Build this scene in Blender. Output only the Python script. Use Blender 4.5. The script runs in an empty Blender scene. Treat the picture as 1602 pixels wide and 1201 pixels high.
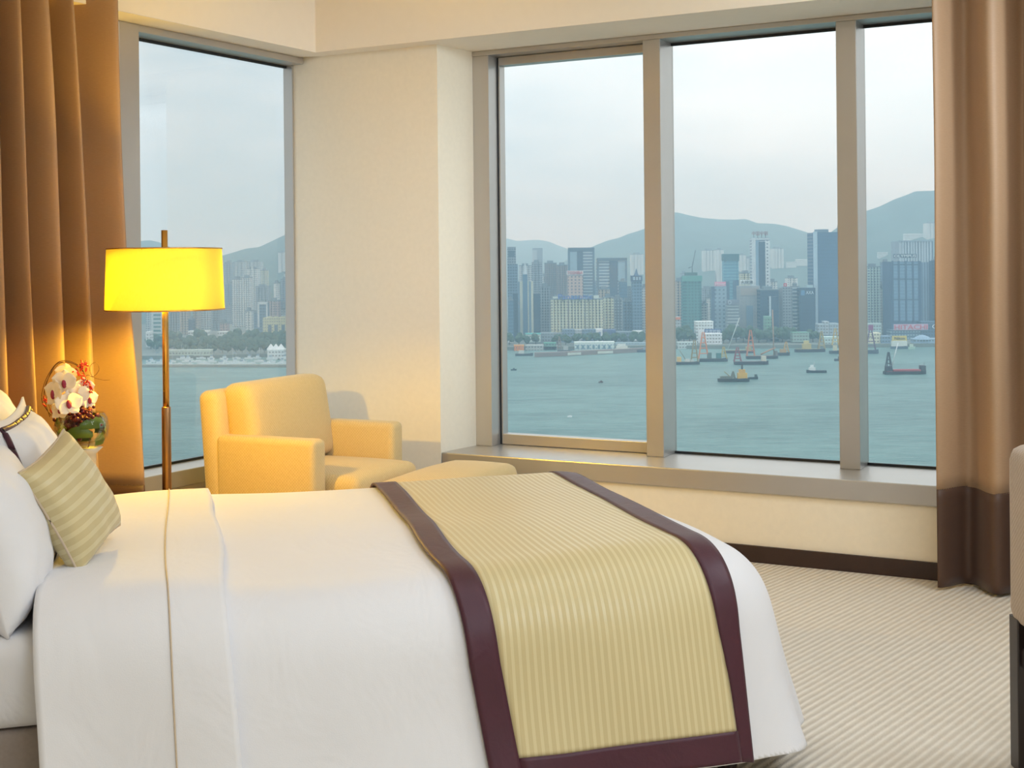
import bpy, bmesh, math, random
import numpy as np
from mathutils import Vector, Matrix, noise as mnoise
from math import sin, cos, pi, sqrt

random.seed(7)
S = bpy.context.scene
COL = S.collection

# ---------------------------------------------------------------- camera
F, CX, HZ, TH, CH = 2000.0, 801.0, 415.0, 0.01, 1.4   # focal length in px of the 1602 wide frame, principal point, roll, camera height
cam = bpy.data.cameras.new('camera')
cam.sensor_fit = 'HORIZONTAL'; cam.sensor_width = 36.0
cam.lens = 36.0 * F / 1602.0
cam.shift_x = 0.0
cam.shift_y = -(600.5 - HZ) / 1602.0
cam.clip_start = 0.05; cam.clip_end = 30000
camo = bpy.data.objects.new('camera', cam); COL.objects.link(camo)
rt = Vector((cos(TH), 0, -sin(TH))); up = Vector((sin(TH), 0, cos(TH))); bk = Vector((0, -1, 0))
M3 = Matrix((rt, up, bk)).transposed().to_4x4()
M3.translation = Vector((0, 0, CH))
camo.matrix_world = M3
S.camera = camo

S.view_settings.view_transform = 'Standard'
S.view_settings.look = 'None'
S.view_settings.gamma = 1.0
S.view_settings.use_curve_mapping = False
S.view_settings.exposure = 0.0
S.cycles.use_denoising = True
S.cycles.max_bounces = 8
S.cycles.diffuse_bounces = 5
S.cycles.transparent_max_bounces = 16
S.cycles.volume_bounces = 2
S.cycles.sample_clamp_indirect = 6.0
S.cycles.caustics_reflective = False
S.cycles.caustics_refractive = False

# ---------------------------------------------------------------- world: overcast sky
W = bpy.data.worlds.new('overcast_sky'); S.world = W; W.use_nodes = True
nt = W.node_tree; nt.nodes.clear()
def wn(t, **k):
    n = nt.nodes.new(t)
    for a, b in k.items(): setattr(n, a, b)
    return n
tc = wn('ShaderNodeTexCoord')
mp = wn('ShaderNodeMapping'); mp.inputs['Scale'].default_value = (2.2, 2.2, 6.5); mp.inputs['Location'].default_value = (0.35, 0.1, 0.22)
nz = wn('ShaderNodeTexNoise'); nz.inputs['Scale'].default_value = 2.3; nz.inputs['Detail'].default_value = 5; nz.inputs['Roughness'].default_value = 0.5
rp = wn('ShaderNodeValToRGB')
rp.color_ramp.elements[0].position = 0.30; rp.color_ramp.elements[0].color = (0.55, 0.70, 0.80, 1)
rp.color_ramp.elements[1].position = 0.66; rp.color_ramp.elements[1].color = (0.97, 1.0, 1.02, 1)
# the sun stands veiled behind the clouds to the right: the overcast is brighter on that side
dp = wn('ShaderNodeVectorMath', operation='DOT_PRODUCT'); dp.inputs[1].default_value = Vector((0.55, 0.80, 0.22)).normalized()
mr = wn('ShaderNodeMapRange'); mr.inputs['From Min'].default_value = 0.66; mr.inputs['From Max'].default_value = 0.95; mr.inputs['To Min'].default_value = 0.84; mr.inputs['To Max'].default_value = 1.10
mx = wn('ShaderNodeMix', data_type='RGBA', blend_type='MIX'); mx.inputs[7].default_value = (0.93, 0.95, 0.955, 1)
mf = wn('ShaderNodeMapRange'); mf.inputs['From Min'].default_value = 0.70; mf.inputs['From Max'].default_value = 1.0; mf.inputs['To Min'].default_value = 0.0; mf.inputs['To Max'].default_value = 0.8
bg = wn('ShaderNodeBackground'); wo = wn('ShaderNodeOutputWorld')
L_ = nt.links.new
L_(tc.outputs['Generated'], mp.inputs['Vector']); L_(mp.outputs[0], nz.inputs['Vector']); L_(nz.outputs['Fac'], rp.inputs['Fac'])
L_(tc.outputs['Generated'], dp.inputs[0]); L_(dp.outputs['Value'], mr.inputs['Value']); L_(dp.outputs['Value'], mf.inputs['Value'])
L_(mf.outputs[0], mx.inputs[0]); L_(rp.outputs[0], mx.inputs[6])
# overcast sky: luminance grows towards the zenith
sz = wn('ShaderNodeSeparateXYZ'); L_(tc.outputs['Generated'], sz.inputs[0])
mz = wn('ShaderNodeMapRange'); mz.inputs['From Min'].default_value = 0.0; mz.inputs['From Max'].default_value = 1.0; mz.inputs['To Min'].default_value = 1.13; mz.inputs['To Max'].default_value = 2.1
L_(sz.outputs['Z'], mz.inputs['Value'])
mm_ = wn('ShaderNodeMath', operation='MULTIPLY'); L_(mz.outputs[0], mm_.inputs[0]); L_(mr.outputs[0], mm_.inputs[1])
L_(mx.outputs[2], bg.inputs['Color']); L_(mm_.outputs[0], bg.inputs['Strength']); L_(bg.outputs[0], wo.inputs['Surface'])

# ---------------------------------------------------------------- added fill lights (near the ceiling, out of view)
def area(name, loc, size, energy, col, size_y=None, target=None, spread=180):
    d = bpy.data.lights.new(name, 'AREA'); d.energy = energy; d.color = col
    d.shape = 'RECTANGLE' if size_y else 'SQUARE'; d.size = size
    if size_y: d.size_y = size_y
    d.spread = math.radians(spread)
    o = bpy.data.objects.new(name, d); COL.objects.link(o); o.location = loc
    if target is not None:
        o.rotation_euler = (Vector(target) - Vector(loc)).to_track_quat('-Z', 'Y').to_euler()
    return o

CW = (0.75, 0.87, 1.0)
area('ceiling_fill', (0.3, 3.2, 2.90), 1.4, 13, CW)  # overhead fills added to lift the room above its daylight level
area('ceiling_fill', (1.3, 0.6, 2.90), 2.0, 64, CW)
area('ceiling_fill', (2.6, 3.4, 2.90), 1.0, 38, CW)
# unseen fills added to brighten the pillar and window walls
area('wall_fill', (0.3, 3.7, 2.88), 0.5, 6.5, CW, target=(-0.80, 6.95, 1.05), spread=62)
area('wall_fill', (1.5, 4.1, 2.90), 0.5, 1.2, CW, target=(1.2, 6.2, 2.2), spread=110)
area('wall_fill', (3.4, 3.0, 2.55), 0.8, 15, (0.82, 0.92, 1.0), target=(-0.2, 6.95, 1.7), spread=64)

# ---------------------------------------------------------------- helpers
def ray(u, v):
    du, dv = u - CX, v - HZ
    return (du * cos(TH) - dv * sin(TH)) / F, (du * sin(TH) + dv * cos(TH)) / F
def P(u, v, Y):
    a, b = ray(u, v)
    return Vector((a * Y, Y, CH - b * Y))

def tag(o, label=None, cat=None, group=None, kind=None):
    if label: o['label'] = label
    if cat: o['category'] = cat
    if group: o['group'] = group
    if kind: o['kind'] = kind
    return o
def empty(name, loc=(0, 0, 0), rz=0.0, label=None, cat=None, group=None, kind=None, mat=None):
    o = bpy.data.objects.new(name, None); COL.objects.link(o)
    o.empty_display_size = 0.1
    if mat is not None: o.matrix_world = mat
    else:
        o.location = loc; o.rotation_euler = (0, 0, rz)
    return tag(o, label, cat, group, kind)
def link(name, me, parent=None, mat=None, loc=None, rot=None):
    o = bpy.data.objects.new(name, me); COL.objects.link(o)
    if mat is not None and not me.materials: me.materials.append(mat)
    if parent is not None: o.parent = parent
    if loc is not None: o.location = loc
    if rot is not None: o.rotation_euler = rot
    return o
def from_bm(name, bm, mat=None, parent=None, smooth=False, loc=None, rot=None):
    bmesh.ops.recalc_face_normals(bm, faces=bm.faces)
    me = bpy.data.meshes.new(name); bm.to_mesh(me); bm.free()
    if smooth:
        for p in me.polygons: p.use_smooth = True
    return link(name, me, parent, mat, loc, rot)
def from_data(name, vs, fs, mat=None, parent=None, smooth=False, loc=None, rot=None, recalc=False):
    me = bpy.data.meshes.new(name); me.from_pydata([tuple(v) for v in vs], [], fs)
    me.update()
    if recalc:
        bm = bmesh.new(); bm.from_mesh(me); bmesh.ops.recalc_face_normals(bm, faces=bm.faces); bm.to_mesh(me); bm.free()
    if smooth:
        for p in me.polygons: p.use_smooth = True
    return link(name, me, parent, mat, loc, rot)
def add_box(bm, lo, hi):
    x0, y0, z0 = lo; x1, y1, z1 = hi
    v = [bm.verts.new(p) for p in ((x0,y0,z0),(x1,y0,z0),(x1,y1,z0),(x0,y1,z0),(x0,y0,z1),(x1,y0,z1),(x1,y1,z1),(x0,y1,z1))]
    for f in ((0,3,2,1),(4,5,6,7),(0,1,5,4),(1,2,6,5),(2,3,7,6),(3,0,4,7)): bm.faces.new([v[i] for i in f])
def box(name, lo, hi, mat, parent=None, bev=0.0, seg=2, smooth=False, loc=None, rot=None):
    bm = bmesh.new(); add_box(bm, lo, hi)
    if bev > 0:
        bmesh.ops.bevel(bm, geom=bm.edges[:], offset=bev, segments=seg, profile=0.6, affect='EDGES')
    return from_bm(name, bm, mat, parent, smooth, loc, rot)
def add_prism(bm, poly, z0, z1):
    b = [bm.verts.new((p[0], p[1], z0)) for p in poly]; t = [bm.verts.new((p[0], p[1], z1)) for p in poly]
    n = len(poly)
    bm.faces.new(b[::-1]); bm.faces.new(t)
    for i in range(n): bm.faces.new((b[i], b[(i+1) % n], t[(i+1) % n], t[i]))
def prism(name, poly, z0, z1, mat, parent=None, bev=0, **k):
    bm = bmesh.new(); add_prism(bm, poly, z0, z1)
    if bev: bmesh.ops.bevel(bm, geom=bm.edges[:], offset=bev, segments=2, profile=0.6, affect='EDGES')
    return from_bm(name, bm, mat, parent, **k)
def add_lathe(bm, prof, n=24, c=(0, 0, 0), cap=True):
    rings = []
    for r, z in prof:
        rings.append([bm.verts.new((c[0] + r*cos(2*pi*i/n), c[1] + r*sin(2*pi*i/n), c[2] + z)) for i in range(n)])
    for a, b in zip(rings, rings[1:]):
        for i in range(n): bm.faces.new((a[i], a[(i+1) % n], b[(i+1) % n], b[i]))
    if cap:
        bm.faces.new(rings[0][::-1]); bm.faces.new(rings[-1])
def lathe(name, prof, mat, parent=None, n=32, loc=None, cap=True, smooth=True):
    bm = bmesh.new(); add_lathe(bm, prof, n, cap=cap)
    o = from_bm(name, bm, mat, parent, smooth, loc)
    return o
def add_tube(bm, pts, r, n=6):
    pts = [Vector(p) for p in pts]; rings = []
    for i, p in enumerate(pts):
        d = (pts[min(i+1, len(pts)-1)] - pts[max(i-1, 0)]).normalized()
        a = d.cross(Vector((0, 0, 1)));
        if a.length < 1e-3: a = d.cross(Vector((1, 0, 0)))
        a.normalize(); b = d.cross(a)
        rr = r[i] if isinstance(r, (list, tuple)) else r
        rings.append([bm.verts.new(p + (a*cos(2*pi*k/n) + b*sin(2*pi*k/n))*rr) for k in range(n)])
    for A, B in zip(rings, rings[1:]):
        for k in range(n): bm.faces.new((A[k], A[(k+1) % n], B[(k+1) % n], B[k]))
    bm.faces.new(rings[0][::-1]); bm.faces.new(rings[-1])
def tube(name, pts, r, mat, parent=None, n=8, smooth=True):
    bm = bmesh.new(); add_tube(bm, pts, r, n); return from_bm(name, bm, mat, parent, smooth)

# ---------------------------------------------------------------- materials
MAT = {}
def srgb(r, g, b):
    f = lambda c: (c/255/12.92) if c/255 <= 0.04045 else ((c/255+0.055)/1.055)**2.4
    return (f(r), f(g), f(b), 1.0)
class N:
    def __init__(s, name):
        s.m = bpy.data.materials.new(name); s.m.use_nodes = True; s.t = s.m.node_tree
        s.b = s.t.nodes['Principled BSDF']; s.o = s.t.nodes['Material Output']
    def n(s, t, ins=None, **k):
        x = s.t.nodes.new(t)
        for a, b in k.items(): setattr(x, a, b)
        for a, b in (ins or {}).items():
            if isinstance(b, bpy.types.NodeSocket): s.t.links.new(b, x.inputs[a])
            else: x.inputs[a].default_value = b
        return x
    def l(s, a, b): s.t.links.new(a, b)
    def math(s, op, a, b=None, c=None):
        x = s.t.nodes.new('ShaderNodeMath'); x.operation = op
        for i, q in enumerate((a, b, c)):
            if q is None: continue
            if isinstance(q, bpy.types.NodeSocket): s.t.links.new(q, x.inputs[i])
            else: x.inputs[i].default_value = q
        return x.outputs[0]
    def mix(s, fac, a, b):
        x = s.t.nodes.new('ShaderNodeMix'); x.data_type = 'RGBA'
        for i, q in ((0, fac), (6, a), (7, b)):
            if isinstance(q, bpy.types.NodeSocket): s.t.links.new(q, x.inputs[i])
            else: x.inputs[i].default_value = q
        return x.outputs[2]
def plain(name, col, rough=0.6, metal=0.0, noise=0.0, nscale=20, bump=0.0, bscale=200, spec=0.5, sheen=0.0):
    q = N(name); b = q.b
    b.inputs['Roughness'].default_value = rough; b.inputs['Metallic'].default_value = metal
    b.inputs['Specular IOR Level'].default_value = spec
    if sheen: b.inputs['Sheen Weight'].default_value = sheen
    tcn = q.n('ShaderNodeTexCoord')
    if noise > 0:
        nn = q.n('ShaderNodeTexNoise', {'Vector': tcn.outputs['Object'], 'Scale': nscale, 'Detail': 3.0})
        f = q.n('ShaderNodeMapRange', {'Value': nn.outputs['Fac'], 'From Min': 0.25, 'From Max': 0.75, 'To Min': 1-noise, 'To Max': 1+noise})
        v = q.n('ShaderNodeVectorMath', {0: col[:3]}, operation='SCALE'); q.l(f.outputs[0], v.inputs['Scale'])
        q.l(v.outputs[0], b.inputs['Base Color'])
    else: b.inputs['Base Color'].default_value = col
    if bump > 0:
        nb = q.n('ShaderNodeTexNoise', {'Vector': tcn.outputs['Object'], 'Scale': bscale, 'Detail': 2.0})
        bb = q.n('ShaderNodeBump', {'Height': nb.outputs['Fac'], 'Strength': bump, 'Distance': 0.002})
        q.l(bb.outputs[0], b.inputs['Normal'])
    MAT[name] = q.m
    return q.m

plain('wall_paper', srgb(238, 228, 208), 0.75, noise=0.02, nscale=40, bump=0.15, bscale=300)
plain('ceiling_paint', srgb(242, 234, 221), 0.85, noise=0.01)
plain('reveal_paint', srgb(236, 232, 224), 0.75, noise=0.01)
plain('frame_metal', srgb(188, 184, 179), 0.33, metal=0.6, noise=0.02, nscale=8, spec=0.6)
plain('gasket', srgb(25, 30, 34), 0.5)
plain('baseboard_wood', srgb(52, 33, 26), 0.45, noise=0.1, nscale=15)
plain('dark_wood', srgb(38, 27, 25), 0.35, noise=0.1, nscale=12)
plain('white_linen', srgb(229, 228, 231), 0.8, noise=0.012, nscale=3, bump=0.12, bscale=350, sheen=0.15)
plain('sheet_linen', srgb(226, 225, 228), 0.8, noise=0.012, nscale=3, bump=0.1, bscale=350)
plain('base_fabric', srgb(150, 138, 130), 0.85, noise=0.05, nscale=120, bump=0.3)
plain('burgundy', srgb(66, 16, 36), 0.5, noise=0.10, nscale=14, bump=0.1, sheen=0.1)
plain('piping_thread', srgb(205, 185, 160), 0.6)
plain('brass', srgb(214, 176, 112), 0.24, metal=1.0, noise=0.02)
plain('brass_dull', srgb(158, 120, 84), 0.30, metal=1.0, noise=0.03)
plain('headboard_leather', srgb(110, 84, 66), 0.5, noise=0.05)
plain('nightstand_wood', srgb(70, 46, 34), 0.4, noise=0.12, nscale=10)
plain('pale_ceramic', srgb(226, 214, 192), 0.35)
plain('leaf_green', srgb(86, 112, 38), 0.4, noise=0.2, nscale=14)
plain('petal_white', srgb(248, 238, 224), 0.6, noise=0.04, nscale=40)
plain('petal_purple', srgb(150, 40, 78), 0.5, noise=0.2, nscale=60)
plain('berry_burgundy', srgb(92, 18, 30), 0.35, noise=0.3, nscale=60)
plain('bud_red', srgb(190, 44, 30), 0.45, noise=0.2, nscale=60)
plain('twig_brown', srgb(92, 56, 30), 0.7)

def wrinkle(name, scale=5.0, dist=0.02, strength=0.35):
    m = MAT[name]; t = m.node_tree; bs = t.nodes['Principled BSDF']
    tcn = t.nodes.new('ShaderNodeTexCoord'); mp_ = t.nodes.new('ShaderNodeMapping'); mp_.inputs['Scale'].default_value = (1.0, 0.55, 0.8); mp_.inputs['Rotation'].default_value = (0.2, 0.1, 0.5)
    nz_ = t.nodes.new('ShaderNodeTexNoise'); nz_.inputs['Scale'].default_value = scale; nz_.inputs['Detail'].default_value = 3.0; nz_.inputs['Distortion'].default_value = 0.8
    bp = t.nodes.new('ShaderNodeBump'); bp.inputs['Strength'].default_value = strength; bp.inputs['Distance'].default_value = dist
    t.links.new(tcn.outputs['Object'], mp_.inputs[0]); t.links.new(mp_.outputs[0], nz_.inputs['Vector']); t.links.new(nz_.outputs['Fac'], bp.inputs['Height'])
    old = bs.inputs['Normal'].links
    if old: t.links.new(old[0].from_socket, bp.inputs['Normal'])
    t.links.new(bp.outputs[0], bs.inputs['Normal'])
wrinkle('white_linen'); wrinkle('sheet_linen', 9.0); wrinkle('burgundy', 16.0, 0.006, 0.4)
def weave(name, c0, c1, scale=420.0, rough=0.9, bump=0.5):
    q = N(name); t = q.n('ShaderNodeTexCoord')
    s = q.n('ShaderNodeSeparateXYZ', {0: t.outputs['Object']})
    a = q.math('SINE', q.math('MULTIPLY', q.math('ADD', s.outputs[0], s.outputs[1]), scale))
    b_ = q.math('SINE', q.math('MULTIPLY', s.outputs[2], scale))
    w = q.math('MULTIPLY_ADD', q.math('MULTIPLY', a, b_), 0.5, 0.5)
    nn = q.n('ShaderNodeTexNoise', {'Vector': t.outputs['Object'], 'Scale': 90.0, 'Detail': 3.0})
    f = q.math('ADD', q.math('MULTIPLY', w, 0.5), q.math('MULTIPLY', nn.outputs['Fac'], 0.5))
    q.l(q.mix(f, c0, c1), q.b.inputs['Base Color'])
    q.b.inputs['Roughness'].default_value = rough; q.b.inputs['Sheen Weight'].default_value = 0.2
    bb = q.n('ShaderNodeBump', {'Height': f, 'Strength': bump, 'Distance': 0.002}); q.l(bb.outputs[0], q.b.inputs['Normal'])
    MAT[name] = q.m; return q.m
weave('chair_fabric', srgb(190, 160, 104), srgb(220, 196, 144))
weave('desk_chair_fabric', srgb(150, 128, 108), srgb(190, 170, 148))

def curtain_mat(name, c0, c1):
    q = N(name); t = q.n('ShaderNodeTexCoord')
    m = q.n('ShaderNodeMapping', {'Vector': t.outputs['Object'], 'Scale': (60, 60, 900)})
    nn = q.n('ShaderNodeTexNoise', {'Vector': m.outputs[0], 'Scale': 1.0, 'Detail': 2.0})
    q.l(q.mix(nn.outputs['Fac'], c0, c1), q.b.inputs['Base Color'])
    q.b.inputs['Roughness'].default_value = 0.55; q.b.inputs['Sheen Weight'].default_value = 0.25
    q.b.inputs['Sheen Roughness'].default_value = 0.4
    MAT[name] = q.m
curtain_mat('curtain_brown', srgb(158, 126, 96), srgb(178, 146, 114))
curtain_mat('curtain_dark', srgb(70, 46, 34), srgb(84, 58, 42))

def carpet():
    q = N('carpet'); t = q.n('ShaderNodeTexCoord')
    ang = math.atan2(0.77, 0.64)
    m = q.n('ShaderNodeMapping', {'Vector': t.outputs['Object'], 'Rotation': (0, 0, -ang)})
    wob = q.n('ShaderNodeTexNoise', {'Vector': m.outputs[0], 'Scale': 9.0, 'Detail': 2.0})
    s = q.n('ShaderNodeSeparateXYZ', {0: m.outputs[0]})
    y = q.math('ADD', s.outputs[1], q.math('MULTIPLY', wob.outputs['Fac'], 0.006))
    w = q.math('MULTIPLY_ADD', q.math('SINE', q.math('MULTIPLY', y, 2*pi/0.027)), 0.5, 0.5)
    fine = q.n('ShaderNodeTexNoise', {'Vector': t.outputs['Object'], 'Scale': 260.0, 'Detail': 2.0})
    big = q.n('ShaderNodeTexNoise', {'Vector': t.outputs['Object'], 'Scale': 22.0, 'Detail': 3.0})
    f = q.math('ADD', q.math('MULTIPLY', w, 0.6), q.math('MULTIPLY', big.outputs['Fac'], 0.4))
    c = q.mix(f, srgb(204, 190, 170), srgb(242, 232, 216))
    q.l(c, q.b.inputs['Base Color']); q.b.inputs['Roughness'].default_value = 0.95
    hh = q.math('ADD', w, q.math('MULTIPLY', fine.outputs['Fac'], 0.8))
    bb = q.n('ShaderNodeBump', {'Height': hh, 'Strength': 0.7, 'Distance': 0.006}); q.l(bb.outputs[0], q.b.inputs['Normal'])
    MAT['carpet'] = q.m
carpet()

def gold_stripe(name, axis=1, pitch=0.0195):
    # satin stripes woven into the gold cloth: same colour, the stripe is glossier
    q = N(name); uv = q.n('ShaderNodeUVMap'); uv.uv_map = 'UVMap'
    s = q.n('ShaderNodeSeparateXYZ', {0: uv.outputs[0]})
    fr = q.math('FRACT', q.math('DIVIDE', s.outputs[0], pitch))
    m = q.math('LESS_THAN', fr, 0.42)
    q.l(q.mix(m, srgb(202, 184, 136), srgb(214, 199, 154)), q.b.inputs['Base Color'])
    q.l(q.math('MULTIPLY_ADD', m, -0.24, 0.56), q.b.inputs['Roughness'])
    fine = q.n('ShaderNodeTexNoise', {'Vector': uv.outputs[0], 'Scale': 700.0, 'Detail': 1.0})
    bb = q.n('ShaderNodeBump', {'Height': fine.outputs['Fac'], 'Strength': 0.12, 'Distance': 0.001}); q.l(bb.outputs[0], q.b.inputs['Normal'])
    q.b.inputs['Sheen Weight'].default_value = 0.2
    MAT[name] = q.m
gold_stripe('gold_runner'); gold_stripe('gold_cushion', pitch=0.03)

def glass(name, tint=(0.97, 0.985, 0.98, 1), refl=0.14):
    q = N(name); q.t.nodes.remove(q.b)
    tr = q.n('ShaderNodeBsdfTransparent', {'Color': tint}); gl = q.n('ShaderNodeBsdfGlossy', {'Roughness': 0.01})
    fr = q.n('ShaderNodeFresnel', {'IOR': 1.45})
    mm = q.n('ShaderNodeMixShader', {0: q.math('MULTIPLY', fr.outputs[0], refl), 1: tr.outputs[0], 2: gl.outputs[0]})
    q.l(mm.outputs[0], q.o.inputs['Surface'])
    MAT[name] = q.m
glass('window_glass'); glass('bowl_glass', (0.95, 0.97, 0.94, 1), 0.35)

def shade_mat():
    q = N('lamp_shade'); q.t.nodes.remove(q.b)
    t = q.n('ShaderNodeTexCoord'); m = q.n('ShaderNodeMapping', {'Vector': t.outputs['Object'], 'Scale': (500, 500, 60)})
    nn = q.n('ShaderNodeTexNoise', {'Vector': m.outputs[0], 'Scale': 1.0})
    c = q.mix(nn.outputs['Fac'], (0.96, 0.84, 0.18, 1), (1.0, 0.92, 0.26, 1))
    d = q.n('ShaderNodeBsdfDiffuse', {'Color': c}); tl = q.n('ShaderNodeBsdfTranslucent', {'Color': c})
    mm = q.n('ShaderNodeMixShader', {0: 0.55, 1: d.outputs[0], 2: tl.outputs[0]})
    q.l(mm.outputs[0], q.o.inputs['Surface']); MAT['lamp_shade'] = q.m
shade_mat()

def sea_mat():
    q = N('harbour_water'); t = q.n('ShaderNodeTexCoord')
    m = q.n('ShaderNodeMapping', {'Vector': t.outputs['Object'], 'Scale': (0.55, 1.0, 1.0)})
    n1 = q.n('ShaderNodeTexNoise', {'Vector': m.outputs[0], 'Scale': 0.10, 'Detail': 7.0, 'Roughness': 0.68})
    m2 = q.n('ShaderNodeMapping', {'Vector': t.outputs['Object'], 'Scale': (0.25, 1.0, 1.0)})
    n2 = q.n('ShaderNodeTexNoise', {'Vector': m2.outputs[0], 'Scale': 0.012, 'Detail': 4.0, 'Roughness': 0.6})
    # ripples and wind lanes change the tint of the water
    f = q.math('ADD', q.math('MULTIPLY', n1.outputs['Fac'], 0.75), q.math('MULTIPLY', n2.outputs['Fac'], 0.6))
    r = q.n('ShaderNodeMapRange', {'Value': f, 'From Min': 0.45, 'From Max': 0.92})
    c = q.mix(r.outputs[0], srgb(74, 116, 118), srgb(132, 174, 170))
    q.l(c, q.b.inputs['Base Color']); q.b.inputs['Roughness'].default_value = 0.30; q.b.inputs['IOR'].default_value = 1.33
    bb = q.n('ShaderNodeBump', {'Height': n1.outputs['Fac'], 'Strength': 1.0, 'Distance': 5.0}); q.l(bb.outputs[0], q.b.inputs['Normal'])
    MAT['harbour_water'] = q.m
sea_mat()

# ================================================================ the room shell
R0 = Vector((-0.205, 7.0, 0)); RD = Vector((0.888, -0.46, 0)).normalized(); RN = Vector((-RD.y, RD.x, 0)); RA = math.atan2(RD.y, RD.x)
L0 = Vector((-1.845, 6.0, 0)); LD = Vector((0.517, 0.856, 0)).normalized(); LN = Vector((-LD.y, LD.x, 0)); LA = math.atan2(LD.y, LD.x)
def Rw(t, n, z=0): return R0 + RD*t + RN*n + Vector((0, 0, z))
def Lw(t, n, z=0): return L0 + LD*t + LN*n + Vector((0, 0, z))
def t_on(base, d, nn, n, u, v=400):
    a, _ = ray(u, v); o = base + nn*n
    return (a*o.y - o.x) / (d.x - a*d.y)
def tR(u, n=0.0): return t_on(R0, RD, RN, n, u)
def tL(u, n=0.0): return t_on(L0, LD, LN, n, u)
def isect(p, d, q, e):
    den = d.x*e.y - d.y*e.x; w = q - p
    return p + d * ((w.x*e.y - w.y*e.x) / den)

BC = Vector((-0.284, 0.959, 0)).normalized()      # bed: near -> far side
BE = Vector((-BC.y, BC.x, 0))                     # bed: foot -> head
BN = Vector((0.825, 3.37, 0))                     # near foot corner of the bed
HBW = BN + BE*2.60                                # headboard wall line
ZS, ZH, ZC = 0.417, 2.57, 2.96

A = isect(L0, LD, HBW, BC)                        # left window wall meets the headboard wall
Bk = HBW - BC*((HBW.y + 1.9)/BC.y)                # headboard wall, behind the camera
Rend = Rw(4.3, -0.285)
Cn = isect(L0, LD, Rw(0, -0.305), RD)             # corner of the pillar with the left window wall
room_poly = [A, Lw(1.6, 0.0), Rw(-0.9, 0.2), Rw(4.3, 0.2), Rend, Vector((Rend.x, -1.9, 0)), Bk]

floor = prism('floor', [(p.x, p.y) for p in room_poly], -0.12, 0.0, MAT['carpet']); tag(floor, kind='structure')
ceil_ = prism('ceiling', [(p.x, p.y) for p in room_poly], ZC, ZC+0.12, MAT['ceiling_paint']); tag(ceil_, kind='structure')

def slab(name, p, q, out, th, z0, z1, mat):
    a, b = Vector(p), Vector(q)
    return tag(prism(name, [(a.x, a.y), (b.x, b.y), ((b+out*th).x, (b+out*th).y), ((a+out*th).x, (a+out*th).y)], z0, z1, mat), kind='structure')
slab('wall_headboard', Bk, A, Vector((-BC.y, BC.x, 0)), 0.2, -0.1, ZC, MAT['wall_paper'])
slab('wall_back', Bk + Vector((-0.2, 0, 0)), Vector((Rend.x+0.2, -1.9, 0)), Vector((0, -1, 0)), 0.2, -0.1, ZC, MAT['wall_paper'])
slab('wall_side', Vector((Rend.x, -1.9, 0)), Vector((Rend.x, Rend.y+0.3, 0)), Vector((1, 0, 0)), 0.2, -0.1, ZC, MAT['wall_paper'])

# left window wall: solid part behind the curtain, parapet below the ledge, beam above the glass
TJ = tL(220)
wl = empty('wall_left', L0, LA, kind='structure')
sA = (A - L0).dot(LD)
box('wall_panel', (sA, 0.0, -0.1), (TJ-0.13, 0.25, ZC), MAT['wall_paper'], wl)
box('parapet', (TJ-0.13, 0.0, -0.1), (1.36, 0.25, 0.335), MAT['wall_paper'], wl)
box('beam', (TJ-0.13, 0.0, ZH), (1.36, 0.3, ZC), MAT['ceiling_paint'], wl)
# corner pillar between the two windows
pil = [Cn, Rw(-0.045, -0.305), Rw(0.0, 0.0), Rw(0.0, 0.3), Rw(-0.3, 0.3), Lw(1.6, 0.141), Lw(1.335, 0.141)]
wc = empty('wall_corner', (0, 0, 0), kind='structure')
bm = bmesh.new(); add_prism(bm, [(p.x, p.y) for p in pil], -0.1, ZC)
wp = from_bm('pillar', bm, MAT['wall_paper'], wc)
# right window wall: parapet under the ledge and beam above
wr = empty('wall_right', R0, RA, kind='structure')
box('parapet', (-0.045, -0.285, -0.1), (4.3, 0.2, 0.33), MAT['wall_paper'], wr)
box('beam', (-0.0, 0.0, ZH), (4.3, 0.3, ZC), MAT['ceiling_paint'], wr)
bb_ = tag(box('baseboard_right', (-0.045, -0.300, 0.0), (4.3, -0.2855, 0.078), MAT['baseboard_wood'], bev=0.003, loc=R0, rot=(0, 0, RA)), kind='structure')
bb_ = tag(box('baseboard_left', (sA, -0.014, 0.0), (1.3, -0.0005, 0.078), MAT['baseboard_wood'], bev=0.003, loc=L0, rot=(0, 0, LA)), kind='structure')
# bulkhead that runs round under the ceiling, in front of both windows
BB1 = Rw(4.3, -0.42); BB0 = isect(Lw(0, -0.17), LD, Rw(0, -0.42), RD); BB2 = isect(Lw(0, -0.17), LD, HBW, BC)
bulk = [(p.x, p.y) for p in (BB0, BB1, Rw(4.3, -0.001), Rw(-0.0, -0.001), Lw(1.3, -0.001), A, BB2)]
tag(prism('trim_1', bulk, ZH, ZC, MAT['ceiling_paint'], bev=0.004), kind='structure')

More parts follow.
